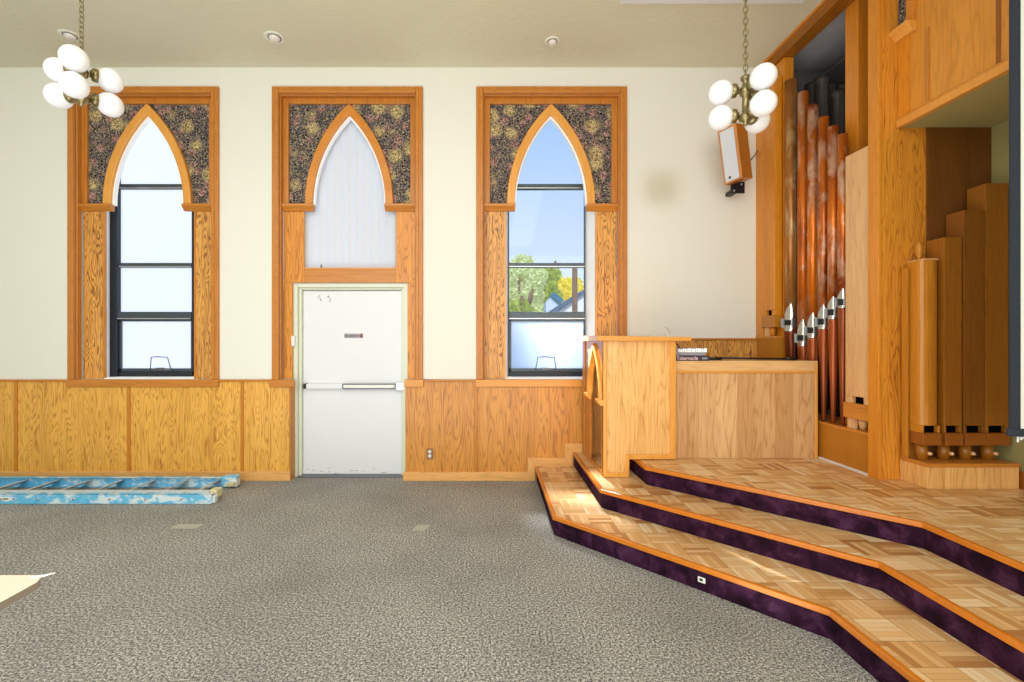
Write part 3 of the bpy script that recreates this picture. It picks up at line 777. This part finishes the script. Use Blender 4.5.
# projecting box of the case above the niche
bxx = thing('organ_chamber_box', 'projecting orange oak organ box with arched fabric above the niche', 'organ case', (3.2, 2.6, 3.03))
BZ = 3.037; BX = 3.0
MB().box(BX, XR-.002, 2.60, 3.418, BZ+.012, ZC-.003).build('box_body', M['oak_box'], bxx)
MB().box(BX+.01, XR-.002, 2.60, 3.418, BZ, BZ+.012).build('soffit', M['niche_wall'], bxx)
MB().prism([(BX+.02,BZ-.004),(BX-.02,BZ-.004),(BX-.028,BZ+.02),(BX-.028,BZ+.045),(BX-.012,BZ+.07),(BX+.02,BZ+.07)], 2.60, 3.418, 'y').build('bottom_moulding', M['oak_edge_x'], bxx, .004)
def yy(u_, X=BX-.01): return X*F/(u_-491)
MB().box(BX-.014, BX, 3.33, 3.416, BZ+.07, 3.66).build('corner_stile', M['oak_post'], bxx, .002)
MB().box(BX-.010, BX, 3.18, 3.205, BZ+.07, 3.62).build('panel_bead', M['oak_trim'], bxx, .002)
ya, yb_ = yy(909), yy(893)
prf = [(BX, 0), (BX-.075, 0), (BX-.075, -.022), (BX-.05,-.045), (BX-.03,-.075), (BX,-.075)]
zl = 3.735
MB().prism([(p[0], zl+p[1]) for p in prf], yy(915.5), yy(889.5,BX-.06), 'y').build('ledge', M['oak_edge'], bxx, .003)
MB().prism([(yy(908.5),zl),(yy(898.5),zl),(yy(898.5),ZC-.005),(yy(910.5),ZC-.005)], BX-.012, BX, 'x').build('fabric_spandrel', M['fabric'], bxx)
af = [(yy(908),zl),(yy(909.5),4.05),(yy(912.5),ZC-.004)]; ag = [(yy(915),zl),(yy(916.5),4.05),(yy(920),ZC-.004)]
MB().band(af, ag, BX-.03, BX, 'x').build('arch_moulding', M['oak_trim_y'], bxx, .004)
MB().box(BX-.003, BX+.0, yy(1001.5), yy(994.5), BZ+.07, ZC-.004).build('panel_groove', M['block_wood'], bxx)
MB().box(BX-.012, BX, 2.60, yy(1001.5), BZ+.07, ZC-.004).build('front_stile', M['oak_box'], bxx, .003)

# metal pipes
tops = [81, 93, 106, 118, 127, 135]
us = [791, 803.2, 813, 823.6, 833.2, 842.8]
rad = [.055, .047, .044, .043, .041, .037]
mouth = [(303,331),(319,346),(312,338),(304,329),(296,319),(288,308)]
X0 = 2.905
names = ['broad bronze organ pipe beside the rear post', 'second copper organ pipe from the wall, lowest mouth', 'third copper organ pipe from the wall', 'fourth copper organ pipe, cream worn patches near its top', 'fifth copper organ pipe from the wall', 'shortest copper organ pipe beside the pale wooden pipe']
for k in range(6):
    Y = X0*F/(us[k]-491); r = rad[k]; zt = pz(tops[k], Y); zm1 = pz(mouth[k][0], Y-r); zm0 = pz(mouth[k][1], Y-r)
    root = thing('metal_organ_pipe', names[k], 'organ pipe', (X0, Y, .77), 'copper coloured pipes in the organ case')
    body = MB().lathe([(r,zm0+.01),(r,zt),(r*.93,zt),(r*.93,zt-.03),(.002,zt-.03)], (X0,Y,0), 28)
    body.build('pipe_body', M['copper'][k], root)
    fm = MB().lathe([(.010,.771),(.016,.79),(r*.97,zm0-.02),(r,zm0+.01)], (X0,Y,0), 28)
    fm.build('pipe_foot', M['copper_low'], root)
    # pointed upper lip / mouth shield facing out of the case (towards -x,-y)
    ang = math.atan2(-.55, -1.0)
    A_, B_ = [], []
    nseg = 9; hgt = zm1-zm0
    mth = MB(); vs = []; fs = []
    rows = [(zm0+.0, .55), (zm0+hgt*.18, .95), (zm0+hgt*.32, .95), (zm0+hgt*.6, .80), (zm0+hgt*.82, .5), (zm1, .04)]
    rs = r*1.05
    for zz, wd in rows:
        for j in range(nseg):
            a = ang+.62*max(0,(zz-zm0)/hgt-.25)+wd*1.05*(j/(nseg-1)*2-1); vs.append((X0+rs*math.cos(a), Y+rs*math.sin(a), zz))
    for i in range(len(rows)-1):
        for j in range(nseg-1): fs.append((i*nseg+j, i*nseg+j+1, (i+1)*nseg+j+1, (i+1)*nseg+j))
    mth.add(vs, fs, True)
    mo = mth.build('mouth_shield', M['tin'], root)
    # flat mouth slit with ears
    zc_ = zm0+hgt*.30
    d_ = Vector((math.cos(ang), math.sin(ang), 0)); e_ = Vector((-d_.y, d_.x, 0)); C_ = Vector((X0,Y,zc_))
    def obx(m, a0,a1,b0,b1,c0,c1):
        P_ = [tuple(C_+e_*a+d_*b+Vector((0,0,cc))) for cc in (c0,c1) for a,b in ((a0,b0),(a1,b0),(a1,b1),(a0,b1))]
        m.hexa(P_); return m
    obx(MB(), -r*.5, r*.5, r*.9, r*1.12, -.026, .026).build('mouth_slit', M['black'], mo)
    obx(MB(), -r*.98, -r*.80, r*.5, r*1.35, -.045, .04).build('ear', M['steel'], mo)
    obx(MB(), r*.80, r*.98, r*.5, r*1.35, -.045, .04).build('ear', M['steel'], mo)
# dark pipes deeper in the chamber
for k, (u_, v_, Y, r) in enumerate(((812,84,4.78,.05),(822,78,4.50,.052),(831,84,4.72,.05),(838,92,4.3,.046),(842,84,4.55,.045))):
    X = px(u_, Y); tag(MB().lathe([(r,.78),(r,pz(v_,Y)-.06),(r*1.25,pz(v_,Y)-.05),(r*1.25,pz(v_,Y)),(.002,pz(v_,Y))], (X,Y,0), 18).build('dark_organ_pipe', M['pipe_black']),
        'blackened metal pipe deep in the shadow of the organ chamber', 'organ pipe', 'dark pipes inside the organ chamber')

def wood_pipe_x(name, label, x0, x1, y0, y1, z0, zt, mat, matb, my=None):
    """square wooden pipe whose mouth faces -x"""
    r = thing(name, label, 'organ pipe', ((x0+x1)/2, (y0+y1)/2, z0))
    zf = z0+.085; zb2 = zf+.12; zm = zb2+.055
    b = MB().box(x0, x1, y0, y1, zm, zt)
    a0, a1 = y0+(y1-y0)*.25, y0+(y1-y0)*.72
    b.box(x0, x1, y0, a0, zb2, zm).box(x0, x1, a1, y1, zb2, zm)
    b.build('pipe_body', mat, r, .004)
    MB().box(x0+.03, x1-.01, a0, a1, zb2, zm).build('mouth', M['dark_hole'], r)
    MB().box(x0-.015, x1, y0-.004, y1+.004, zf, zb2).build('mouth_block', matb, r, .004)
    MB().lathe([(.022,z0),(.03,zf-.03),(.03,zf)], ((x0+x1)/2, (y0+y1)/2, 0), 16).build('pipe_foot', mat, r)
    MB().box(x0+.01, x0+.03, y1-.09, y1-.01, z0, zf).build('foot_rest', M['pipe_wood_pale'], r)
    return r
wood_pipe_x('wooden_organ_pipe', 'tall square wooden pipe standing against the wall beside the case', 2.805, 2.882, 4.60, 4.796, 1.521, 4.10, M['oak_post'], M['organ_ply'])
wood_pipe_x('wooden_organ_pipe', 'pale square wooden pipe between copper pipes and the pier', 2.88, 2.975, 3.535, 3.780, .771, 2.965, M['pipe_wood_pale'], M['oak_trim_y'])

# square pipes in the niche
nb = thing('pipe_chest', 'low oak chest carrying the four square wooden pipes', 'chest', (3.32, 3.3, Z3))
MB().box(3.005, 3.64, 3.205, 3.418, Z3+.001, .600).build('chest_body', M['oak_pulpit'], nb, .002)
MB().box(3.000, 3.645, 3.198, 3.418, .600, .626).build('chest_lid', M['oak_trim_x'], nb, .003)
Yf = 3.27
tp = [2.04, 2.20, 2.391, 2.58]
xs_ = [(3.03,3.16),(3.186,3.312),(3.326,3.475),(3.479,3.64)]
lb = ['shortest square wooden pipe in the niche with rounded front and stopper knob', 'second shortest square wooden pipe in the niche', 'second tallest square wooden pipe in the niche', 'tallest square wooden pipe in the niche beside the screen']
mats = [M['pipe_wood'], M['pipe_wood_mid'], M['pipe_wood_dark'], M['pipe_wood_mid']]
for k in range(4):
    a, b = xs_[k]; r = thing('wooden_organ_pipe', lb[k], 'organ pipe', ((a+b)/2, 3.33, .626), 'square wooden pipes in the niche')
    zf, zb2, zm = .737, .823, .874
    if k == 0:
        w_ = b-a; pts = [(a,3.400),(a,Yf+.035)]+[(a+w_*.5-w_*.5*math.cos(PI*j/8), Yf+.035-.04*math.sin(PI*j/8)) for j in range(9)][1:-1]+[(b,Yf+.035),(b,3.400)]
    else: pts = [(a,3.400),(a,Yf),(b,Yf),(b,3.400)]
    m = MB().prism(pts, zm, tp[k], 'z'); q = (b-a)*.13
    m.box(a, a+q, Yf, 3.400, zb2, zm).box(b-q, b, Yf, 3.400, zb2, zm)
    m.build('pipe_body', mats[k], r, .003)
    MB().box(a+q, b-q, Yf+.03, 3.40, zb2, zm).build('mouth', M['dark_hole'], r)
    MB().box(a, b, Yf-.012, 3.400, zf, zb2).build('mouth_block', M['block_wood'], r, .003)
    MB().lathe([(.034,.627),(.034,zf)], ((a+b)/2-.02, Yf+.05, 0), 18).build('pipe_foot', mats[1], r)
    MB().lathe([(.001,0),(.012,0),(.014,.01),(.010,.022),(.001,.024)], ((a+b)/2+.0, Yf+.02, .675), 14, Matrix.Rotation(PI/2,4,'X')).build('foot_knob', M['pipe_wood_pale'], r)
    if k == 0:
        MB().box(a+.01, b-.01, Yf+.0, 3.40, tp[0]-.0, tp[0]+.012).build('stopper_cap', M['pipe_wood_pale'], r, .004)
        MB().lathe([(.012,tp[0]+.012),(.012,tp[0]+.03),(.022,tp[0]+.06),(.024,tp[0]+.10),(.014,tp[0]+.135),(.001,tp[0]+.145)], (a+.045, Yf+.07, 0), 16).build('stopper_knob', M['pipe_wood'], r)
# small grooved rack board at the left of the niche
tag(MB().box(3.0, 3.02, Yf+.09, 3.40, .627, 2.0).build('pipe_rack_board', M['pipe_wood'], None, .003), 'narrow upright oak board left of the shortest square pipe', 'board')
tag(MB().box(XR-.02, XR, 2.2, 3.41, Z3, Z3+.12).build('baseboard_right_stage', M['block_wood']), 'brown baseboard on the right wall of the stage', 'baseboard', kind='structure')

# projection screen at the far right edge
ps = thing('projection_screen', 'white projection screen with dark border hanging at the right edge', 'projection screen', (3.5, 2.4, 1.0))
sa = Vector((px(1009.5,2.45), 2.45, 0)); sbd = Vector((1.0, -.12, 0)).normalized()
def spl(m, s0, s1, z0, z1, d0, d1, dz=0):
    nn = Vector((-sbd.y, sbd.x, 0)); nn = -nn if nn.y > 0 else nn; P_ = []
    for zz in (z0, z1):
        for s_, dd in ((s0,d0),(s1,d0),(s1,d1),(s0,d1)):
            p = sa+sbd*s_+nn*dd; P_.append((p.x, p.y, zz))
    m.hexa(P_); return m
zbot = pz(434, 2.45)
spl(MB(), .045, .84, zbot+.03, ZC-.1, 0, .004).build('screen_fabric', M['screen_white'], ps)
spl(MB(), 0, .047, zbot, ZC-.1, -.003, .006).build('dark_border', M['screen_border'], ps)
spl(MB(), -.01, .84, zbot-.012, zbot+.03, -.012, .012).build('bottom_bar', M['screen_border'], ps, .006)
fz = MB()
for s0, hh in ((.035,.03),(.05,.018),(.062,.012)): spl(fz, s0, s0+.008, zbot-.012-hh, zbot-.008, -.002, .002)
fz.build('torn_tab', M['white_paint'], ps)
spl(MB(), -.03, .84, ZC-.1, ZC-.001, -.05, .05).build('roller_case', M['white_paint'], ps, .01)

# ------------------------------------------------------------------ wall speaker
sp_ = thing('wall_speaker', 'wooden loudspeaker with silver grille tilted high on the wall', 'speaker', (2.4, 4.6, 2.9))
def P3(u_, v_, Y): return Vector((px(u_,Y), Y, pz(v_,Y)))
TL, TR = P3(717.5,131.5,4.52), P3(736,122.5,4.42)
BL, BR = P3(724.5,185.5,4.66), P3(742.5,177.5,4.56)
TRb, BRb = P3(745.5,124.5,4.58), P3(754,178.5,4.72)
off = ((TRb-TR)+(BRb-BR))/2
TRb, BRb = TR+off, BR+off; TLb, BLb = TL+off, BL+off
MB().hexa([tuple(p) for p in (BL,BR,BRb,BLb,TL,TR,TRb,TLb)]).build('cabinet', M['oak_trim'], sp_, .004)
fn = (TR-TL).cross(BL-TL).normalized()
if fn.dot(Vector((0,-1,0))) < 0: fn = -fn
def lerp4(a, b): return TL+(TR-TL)*a+(BL-TL)*b
g4 = [lerp4(.10,.04), lerp4(.84,.04), lerp4(.84,.96), lerp4(.10,.96)]
MB().hexa([tuple(p+fn*.001) for p in (g4[3],g4[2],g4[1],g4[0])]+[tuple(p+fn*.008) for p in (g4[3],g4[2],g4[1],g4[0])]).build('grille', M['grille'], sp_)
b4 = [lerp4(.28,.87), lerp4(.40,.87), lerp4(.40,.92), lerp4(.28,.92)]
MB().hexa([tuple(p+fn*.008) for p in (b4[3],b4[2],b4[1],b4[0])]+[tuple(p+fn*.010) for p in (b4[3],b4[2],b4[1],b4[0])]).build('badge', M['black'], sp_)
bk = MB(); c0 = P3(738,188,4.72)
bk.box(c0.x-.075, c0.x+.065, c0.y-.01, c0.y+.01, c0.z-.055, c0.z+.06).box(c0.x-.03, c0.x+.03, c0.y+.01, WY, c0.z-.03, c0.z+.01)
bk.build('bracket', M['black'], sp_, .004)
for a, b in ((-.045,-.03),(.03,.035)): MB().lathe([(.001,0),(.010,0),(.010,.004),(.001,.004)], (c0.x+a, c0.y-.01, c0.z+b), 12, Matrix.Rotation(PI/2,4,'X')).build('bracket_bolt', M['steel'], sp_)
MB().tube([P3(751,160,4.70), P3(755,155,4.80), P3(758,150,4.905)], .005).build('speaker_wire', M['black'], sp_)

# ------------------------------------------------------------------ chandeliers
HUB = Vector((-2.748, 3.12, 3.198))
def chandelier():
    root = thing('globe_chandelier', 'brass chandelier of six white globes hanging before the left window', 'chandelier', HUB, 'globe chandeliers')
    x, y, z = HUB
    MB().lathe([(.002,-.16),(.012,-.155),(.016,-.13),(.04,-.12),(.045,-.095),(.022,-.07),(.020,0.04),(.036,.05),(.038,.09),(.02,.11),(.018,.14),(.03,.15),(.03,.17),(.002,.18)], (x,y,z), 20).build('stem', M['brass'], root)
    chn = MB(); zz = z+.19; k = 0
    while zz < ZC-.06:
        pts = []
        for j in range(12):
            a = 2*PI*j/12; p = (0.014*math.cos(a), 0.024*math.sin(a))
            pts.append((x+p[0]*(k % 2), y+p[0]*(1-k % 2), zz+p[1]))
        chn.tube(pts, .0035, 5, True); zz += .034; k += 1
    chn.build('chain', M['brass'], root)
    MB().lathe([(.06,ZC-.001),(.06,ZC-.012),(.03,ZC-.03),(.008,ZC-.06)], (x,y,0), 24).build('ceiling_canopy', M['brass'], root)
    for tier, dz in ((0,.085),(1,-.085)):
        for ang in (180, -62, 50):
            a = math.radians(ang); d_ = Vector((math.cos(a), math.sin(a), 0)); c_ = HUB+Vector((0,0,dz))
            R_ = .140; gr = .079
            arm = MB().tube([c_+d_*.015+Vector((0,0,-.01)), c_+d_*.045+Vector((0,0,-.012)), c_+d_*.07], .013, 12)
            ao = arm.build('arm', M['brass'], root)
            mt = Matrix.Rotation(a,4,'Z') @ Matrix.Rotation(PI/2,4,'Y')
            MB().lathe([(.004,0),(.022,.0),(.026,.008),(.040,.012),(.045,.022),(.045,.042),(.038,.046),(.004,.046)], c_+d_*.042, 20, mt).build('shade_cup', M['brass'], ao)
            MB().sphere(c_+d_*(R_+.012), gr, 24).build('globe', M['globe'], root)
    return root
ch1 = chandelier()
ch2 = copy_tree(ch1); ch2.location = (1.697, 3.10, 3.062); ch2.rotation_euler.z = math.radians(-16)
ch2['label'] = 'brass chandelier of six white globes hanging in front of the organ speaker'
# the right one hangs a little lower: its canopy and chain are lengthened to the ceiling
for ch_ in ch2.children:
    if ch_.name.startswith('ceiling_canopy'): ch_.location.z += HUB.z-3.062
    if ch_.name.startswith('chain'):
        me = ch_.data.copy(); ch_.data = me
        z0_ = HUB.z+.17; z1_ = ZC; s_ = (ZC-(3.062+.17))/(z1_-z0_)
        for v_ in me.vertices: v_.co.z = z0_+(v_.co.z-z0_)*s_

# recessed ceiling lights
def can(u_, v_, label, r=.095, eye=True):
    Y = (ZC-CAMZ)*F/(341-v_); x = px(u_, Y)
    o = thing('ceiling_light', label, 'ceiling light', (x, Y, ZC-.02))
    MB().lathe([(r*.62,ZC-.001),(r,ZC-.001),(r,ZC-.008),(r*.9,ZC-.014),(r*.6,ZC-.006)], (x,Y,0), 32).build('trim_ring', M['canopy_white'], o)
    MB().lathe([(.001,ZC-.035),(r*.3,ZC-.032),(r*.5,ZC-.018),(r*.58,ZC-.002),(.001,ZC-.001)], (x,Y,0), 24).build('lamp_face', M['lamp_face'], o)
    MB().lathe([(r*.57,ZC-.010),(r*.64,ZC-.010),(r*.64,ZC-.004),(r*.57,ZC-.004)], (x,Y,0), 24).build('dark_gap', M['grey_trim'], o)
can(274.5, 37, 'recessed eyeball ceiling light above the middle window')
can(552.5, 41, 'recessed eyeball ceiling light above the right window', .075)
can(70, 35, 'recessed ceiling light just behind the left chandelier chain', .09)

# ------------------------------------------------------------------ ladder
lad = thing('extension_ladder', 'paint splashed blue fibreglass ladder lying flat along the baseboard', 'ladder', (-4.6, 4.42, 0))
LX0 = -7.4
def channel(m, x0, x1, yb, zb_, h_, d_, open_dir, t=.005):
    """C rail: web at yb, flanges pointing to open_dir in y"""
    y2 = yb+open_dir*d_; a, b = sorted((yb, yb+open_dir*t)); m.box(x0, x1, a, b, zb_, zb_+h_)
    a, b = sorted((yb, y2)); m.box(x0, x1, a, b, zb_, zb_+t); m.box(x0, x1, a, b, zb_+h_-t, zb_+h_); return m
xF = px(212, 4.19); xF2 = px(217, 4.3); xB = px(222, 4.62)
channel(MB(), LX0, xF, 4.185, .002, .088, .05, 1).build('front_rail', M['ladder_blue'], lad, .002)
channel(MB(), LX0, xF2-.04, 4.245, .004, .096, .035, 1).build('fly_front_rail', M['ladder_white'], lad, .002)
channel(MB(), LX0, xB, 4.70, .004, .100, .05, -1).build('back_rail', M['ladder_blue'], lad, .002)
k = 0; x = px(202, 4.45)
while x > LX0+.1:
    # flat step rungs, tilted about their own length
    a = math.radians(24); hw_, th = .045, .006
    P_ = []
    for y in (4.27, 4.69):
        pass
    def rp(y, s_, t_): return (x+s_*math.cos(a)-t_*math.sin(a), y, .058+s_*math.sin(a)+t_*math.cos(a))
    MB().hexa([rp(4.27,-hw_,-th), rp(4.27,hw_,-th), rp(4.69,hw_,-th), rp(4.69,-hw_,-th), rp(4.27,-hw_,th), rp(4.27,hw_,th), rp(4.69,hw_,th), rp(4.69,-hw_,th)]).build('rung', M['rung'], lad, .004)
    MB().lathe([(.001,0),(.013,0),(.012,.006),(.001,.007)], (x-.02, 4.185, .048), 12, Matrix.Rotation(PI/2,4,'X')).build('rivet_plate', M['steel'], lad)
    MB().box(x-.03, x-.005, 4.205, 4.23, .090, .094).build('rung_bracket', M['steel'], lad)
    x -= .323; k += 1
def foot(x0, x1, y0, y1, z0, z1):
    m = MB().box(x0, x1, y0, y1, z0, z1)
    rr_ = random.Random(int(x0*-100))
    m.v = [(p[0]+rr_.uniform(-.01,.01), p[1]+rr_.uniform(-.006,.006), p[2]+rr_.uniform(0,.008)) for p in m.v]
    return m
foot(xF-.005, xF+.03, 4.19, 4.235, .004, .07).build('end_pad', M['ladder_white'], lad, .008)
foot(xF2-.05, xF2+.03, 4.25, 4.33, .03, .108).build('end_pad', M['tape_yellow'], lad, .012)
foot(xB-.02, xB+.13, 4.64, 4.73, .006, .115).build('end_pad', M['ladder_blue'], lad, .012)
foot(xB+.06, xB+.12, 4.60, 4.65, .02, .06).build('end_pad', M['tape_yellow'], lad, .01)
lg = MB().box(px(-6,4.18), px(9,4.18), 4.181, 4.185, .035, .065).build('maker_label', M['white_plastic'], lad)
MB().box(px(-2,4.18), px(8,4.18), 4.180, 4.1815, .044, .056).build('label_print', M['grey_trim'], lg)
xa = px(13,4.18)
MB().prism([(xa-.035,.036),(xa+.005,.036),(xa+.03,.050),(xa+.005,.064),(xa-.035,.064)], 4.1815, 4.185, 'y').build('arrow_plate', M['white_plastic'], lg)
MB().prism([(xa-.005,.040),(xa+.026,.050),(xa-.005,.060)], 4.180, 4.182, 'y').build('blue_arrow', M['logo_blue'], lg)

# ------------------------------------------------------------------ folding table at the lower left
TX, TY, TZ = px(48,1.44), 1.44, .745
tb = thing('folding_table', 'cream topped table whose corner juts in at lower left', 'table', (TX-.7, 1.1, 0))
cpt = [(TX-1.5,.75),(TX+.02,.75),(TX+.0,TY-.035),(TX-.012,TY-.012),(TX-.035,TY),(TX-1.5,TY)]
MB().prism(cpt, TZ-.004, TZ, 'z').build('table_top', M['laminate'], tb)
MB().prism(cpt, TZ-.026, TZ-.0041, 'z').build('edge_band', M['edge_band'], tb)
for (x, y) in ((TX-.22,.9),(TX-.22,TY-.12),(TX-1.35,.9),(TX-1.35,TY-.12)):
    MB().tube([(x,y,.003),(x,y,TZ-.026)], .014, 12).build('leg', M['grey_trim'], tb)
tag(MB().prism([(TX-.045,TY-.012),(TX-.012,TY-.002),(TX+.012,TY+.012),(TX-.004,TY-.012),(TX-.03,TY-.022)], TZ+.0005, TZ+.003, 'z').build('tape_scrap', M['white_plastic']), 'white scrap of tape curling off the table corner', 'tape')

# tape marks on the carpet
for u_, v_, w_, l_, ang, lab in ((187,526.5,.085,.24,0,'pale tape strip stuck to the carpet in front of the ladder end'), (421,528,.11,.13,0,'faint grey tape square on the carpet in front of the exit door')):
    Y = CAMZ*F/(v_-341); x = px(u_, Y)
    tag(MB().prism([(x-l_/2,Y-w_/2),(x+l_/2-.03,Y-w_/2),(x+l_/2,Y+w_/2),(x-l_/2+.03,Y+w_/2)], .0005, .003, 'z').build('floor_tape', M['tape']), lab, 'tape')

# ------------------------------------------------------------------ outside
tag(MB().box(-40, 60, YO+.1, 80, -1.4, -1.3).build('lawn', M['grass']), 'lawn outside the windows', 'ground', kind='structure')
def tree(name, label, u_, v_top, v_bot, Y, wpx, mat, n, leaf, seed, group='trees outside the window'):
    rr_ = random.Random(seed); x = px(u_, Y); zt = pz(v_top, Y); zb_ = pz(v_bot, Y); R_ = wpx*Y/F/2
    root = thing(name, label, 'tree', (x, Y, -1.3), group)
    tr = MB().tube([(x,Y,-1.3),(x+.1,Y,.5),(x,Y,(zt+zb_)/2),(x-.1,Y,zt-.4)], .16, 8)
    for k in range(7):
        a = rr_.uniform(0,2*PI); z_ = rr_.uniform(.3,.8)*(zt-zb_)+zb_
        tr.tube([(x,Y,z_-.5),(x+math.cos(a)*R_*.7,Y+math.sin(a)*R_*.7,z_+.6)], .05, 5)
    tr.build('trunk', M['bark'], root)
    m = MB(); blobs = []
    for k in range(30):
        blobs.append((x+rr_.uniform(-.75,.75)*R_, Y+rr_.uniform(-.5,.5)*R_, zb_+(zt-zb_)*rr_.uniform(.08,.86), R_*rr_.uniform(.28,.5)))
    vs = []; fs = []
    for k in range(n):
        b = blobs[rr_.randrange(len(blobs))]
        v_ = Vector((rr_.gauss(0,1), rr_.gauss(0,1), rr_.gauss(0,1))).normalized()*b[3]*rr_.uniform(.7,1.05)
        c_ = Vector(b[:3])+v_
        e1 = Vector((rr_.gauss(0,1), rr_.gauss(0,1), rr_.gauss(0,1))).normalized()*leaf
        e2 = e1.cross(Vector((rr_.gauss(0,1), rr_.gauss(0,1), rr_.gauss(0,1)))).normalized()*leaf*.5
        i0 = len(vs); vs += [tuple(c_-e1), tuple(c_+e2), tuple(c_+e1), tuple(c_-e2)]; fs.append((i0,i0+1,i0+2,i0+3))
    m.add(vs, fs); m.build('foliage', mat, root)
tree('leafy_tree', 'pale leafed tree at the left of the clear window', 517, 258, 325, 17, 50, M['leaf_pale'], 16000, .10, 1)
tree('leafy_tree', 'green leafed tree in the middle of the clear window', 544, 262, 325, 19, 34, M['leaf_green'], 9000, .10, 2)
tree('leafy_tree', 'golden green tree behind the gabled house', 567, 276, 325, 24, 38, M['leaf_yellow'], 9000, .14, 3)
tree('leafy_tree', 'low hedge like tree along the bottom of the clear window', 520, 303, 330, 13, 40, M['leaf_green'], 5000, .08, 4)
tag(MB().lathe([(.075,-1.3),(.06,3.17),(.055,3.18)], (px(574.8,10.5),10.5,0), 14).build('utility_pole', M['bark']), 'brown wooden utility pole outside the clear window', 'pole')
hs = thing('gabled_house', 'pale blue house with teal gable roof outside the window', 'house', (px(556,15),15,-1.3))
def HP(u_, v_, Y=15.0): return (px(u_,Y), pz(v_,Y))
MB().prism([(px(546,15),-1.295),HP(546,303),HP(553,294.5),HP(566,304),(px(566,15),-1.295)], 15, 15.7, 'y').build('gable_wall', M['exterior_wall'], hs)
MB().prism([HP(550.5,296.5),HP(553.5,292.3),HP(563.5,300.5),HP(559.5,304)], 14.9, 15.75, 'y').build('teal_roof', M['exterior_roof'], hs)
hs2 = thing('white_house', 'white sided house with sloping slate roof nearest the window', 'house', (px(575,12),12,-1.3))
def HQ(u_, v_, Y=12.0): return (px(u_,Y), pz(v_,Y))
MB().prism([(px(550,12),-1.295),HQ(553,312.5),HQ(590,289),HQ(600,289),(px(600,12),-1.295)], 12, 13.5, 'y').build('gable_wall', M['exterior_white'], hs2)
MB().prism([HQ(549,312.5),HQ(584,289.5),HQ(584,293.5),HQ(556,313.5)], 11.9, 13.6, 'y').build('slate_roof', M['exterior_roof2'], hs2)

# ------------------------------------------------------------------ world, lights, camera
wd = bpy.data.worlds.new('sky'); scn.world = wd; wd.use_nodes = True
nt = wd.node_tree; bg = nt.nodes['Background']
tc = nt.nodes.new('ShaderNodeTexCoord'); sx = nt.nodes.new('ShaderNodeSeparateXYZ'); cr = nt.nodes.new('ShaderNodeValToRGB')
nt.links.new(tc.outputs['Generated'], sx.inputs[0]); nt.links.new(sx.outputs[2], cr.inputs[0]); nt.links.new(cr.outputs[0], bg.inputs[0])
e = cr.color_ramp.elements; e[0].position = 0.0; e[0].color = lin((246,249,255)); e[1].position = .46; e[1].color = lin((166,203,250))
x_ = e.new(.14); x_.color = lin((216,233,253))
x_ = e.new(.9); x_.color = lin((110,160,230))
bg.inputs[1].default_value = 1.08

def area(name, loc, target, sx_, sy_, power, col=(1,1,1)):
    l = bpy.data.lights.new(name, 'AREA'); l.shape = 'RECTANGLE'; l.size = sx_; l.size_y = sy_; l.energy = power; l.color = col
    o = bpy.data.objects.new(name, l); COL.objects.link(o); o.location = loc
    d_ = Vector(target)-Vector(loc); o.rotation_euler = d_.to_track_quat('-Z','Y').to_euler(); return o
area('rear_fill', (-.5, -3.9, 2.4), (0, 5, 1.9), 9, 3.4, 300, (.965,.985,1.0))
area('hall_ceiling_fill', (-2.0, 0.5, 4.2), (-2.0, 1.2, 0), 6, 4, 185, (.97,.99,1.0))
area('floor_bounce', (-1.0, 1.0, .25), (-1.0, 1.6, 4.3), 5, 3, 115, (.98,.99,.97))
sun = bpy.data.lights.new('sun', 'SUN'); sun.energy = 2.5; sun.angle = .02; so = bpy.data.objects.new('sun', sun); COL.objects.link(so)
so.rotation_euler = Vector((.1, 1.0, -.9)).to_track_quat('-Z','Y').to_euler()
sp_l = bpy.data.lights.new('pulpit_glare_spot', 'SPOT'); sp_l.energy = 24000; sp_l.spot_size = math.radians(5.2); sp_l.spot_blend = .4; sp_l.shadow_soft_size = .12  # added spot outside the right window, throws glare on the pulpit front
so2 = bpy.data.objects.new('pulpit_glare_spot', sp_l); COL.objects.link(so2); so2.location = (-.45, 7.0, 3.3)
so2.rotation_euler = (Vector((.963, 4.47, 1.37))-Vector(so2.location)).to_track_quat('-Z','Y').to_euler()

sp2 = bpy.data.lights.new('step_glare_spot', 'SPOT'); sp2.energy = 7000; sp2.spot_size = math.radians(9); sp2.spot_blend = .9; sp2.shadow_soft_size = .35  # second added spot, throws a soft glare patch on the stage steps
so3 = bpy.data.objects.new('step_glare_spot', sp2); COL.objects.link(so3); so3.location = (.40, 8.0, 6.0)
so3.rotation_euler = (Vector((.92, 4.05, .2))-Vector(so3.location)).to_track_quat('-Z','Y').to_euler()
cam = bpy.data.cameras.new('camera'); co = bpy.data.objects.new('camera', cam); COL.objects.link(co)
co.location = (0,0,CAMZ); co.rotation_euler = (PI/2, 0, 0)
cam.sensor_width = 36; cam.lens = 36*F/1024; cam.shift_x = (512-491)/1024; cam.shift_y = 0
cam.clip_start = .05; cam.clip_end = 300
scn.camera = co
scn.view_settings.view_transform = 'Standard'; scn.view_settings.look = 'None'
scn.view_settings.exposure = 0; scn.view_settings.gamma = 1
scn.cycles.max_bounces = 8; scn.cycles.diffuse_bounces = 4
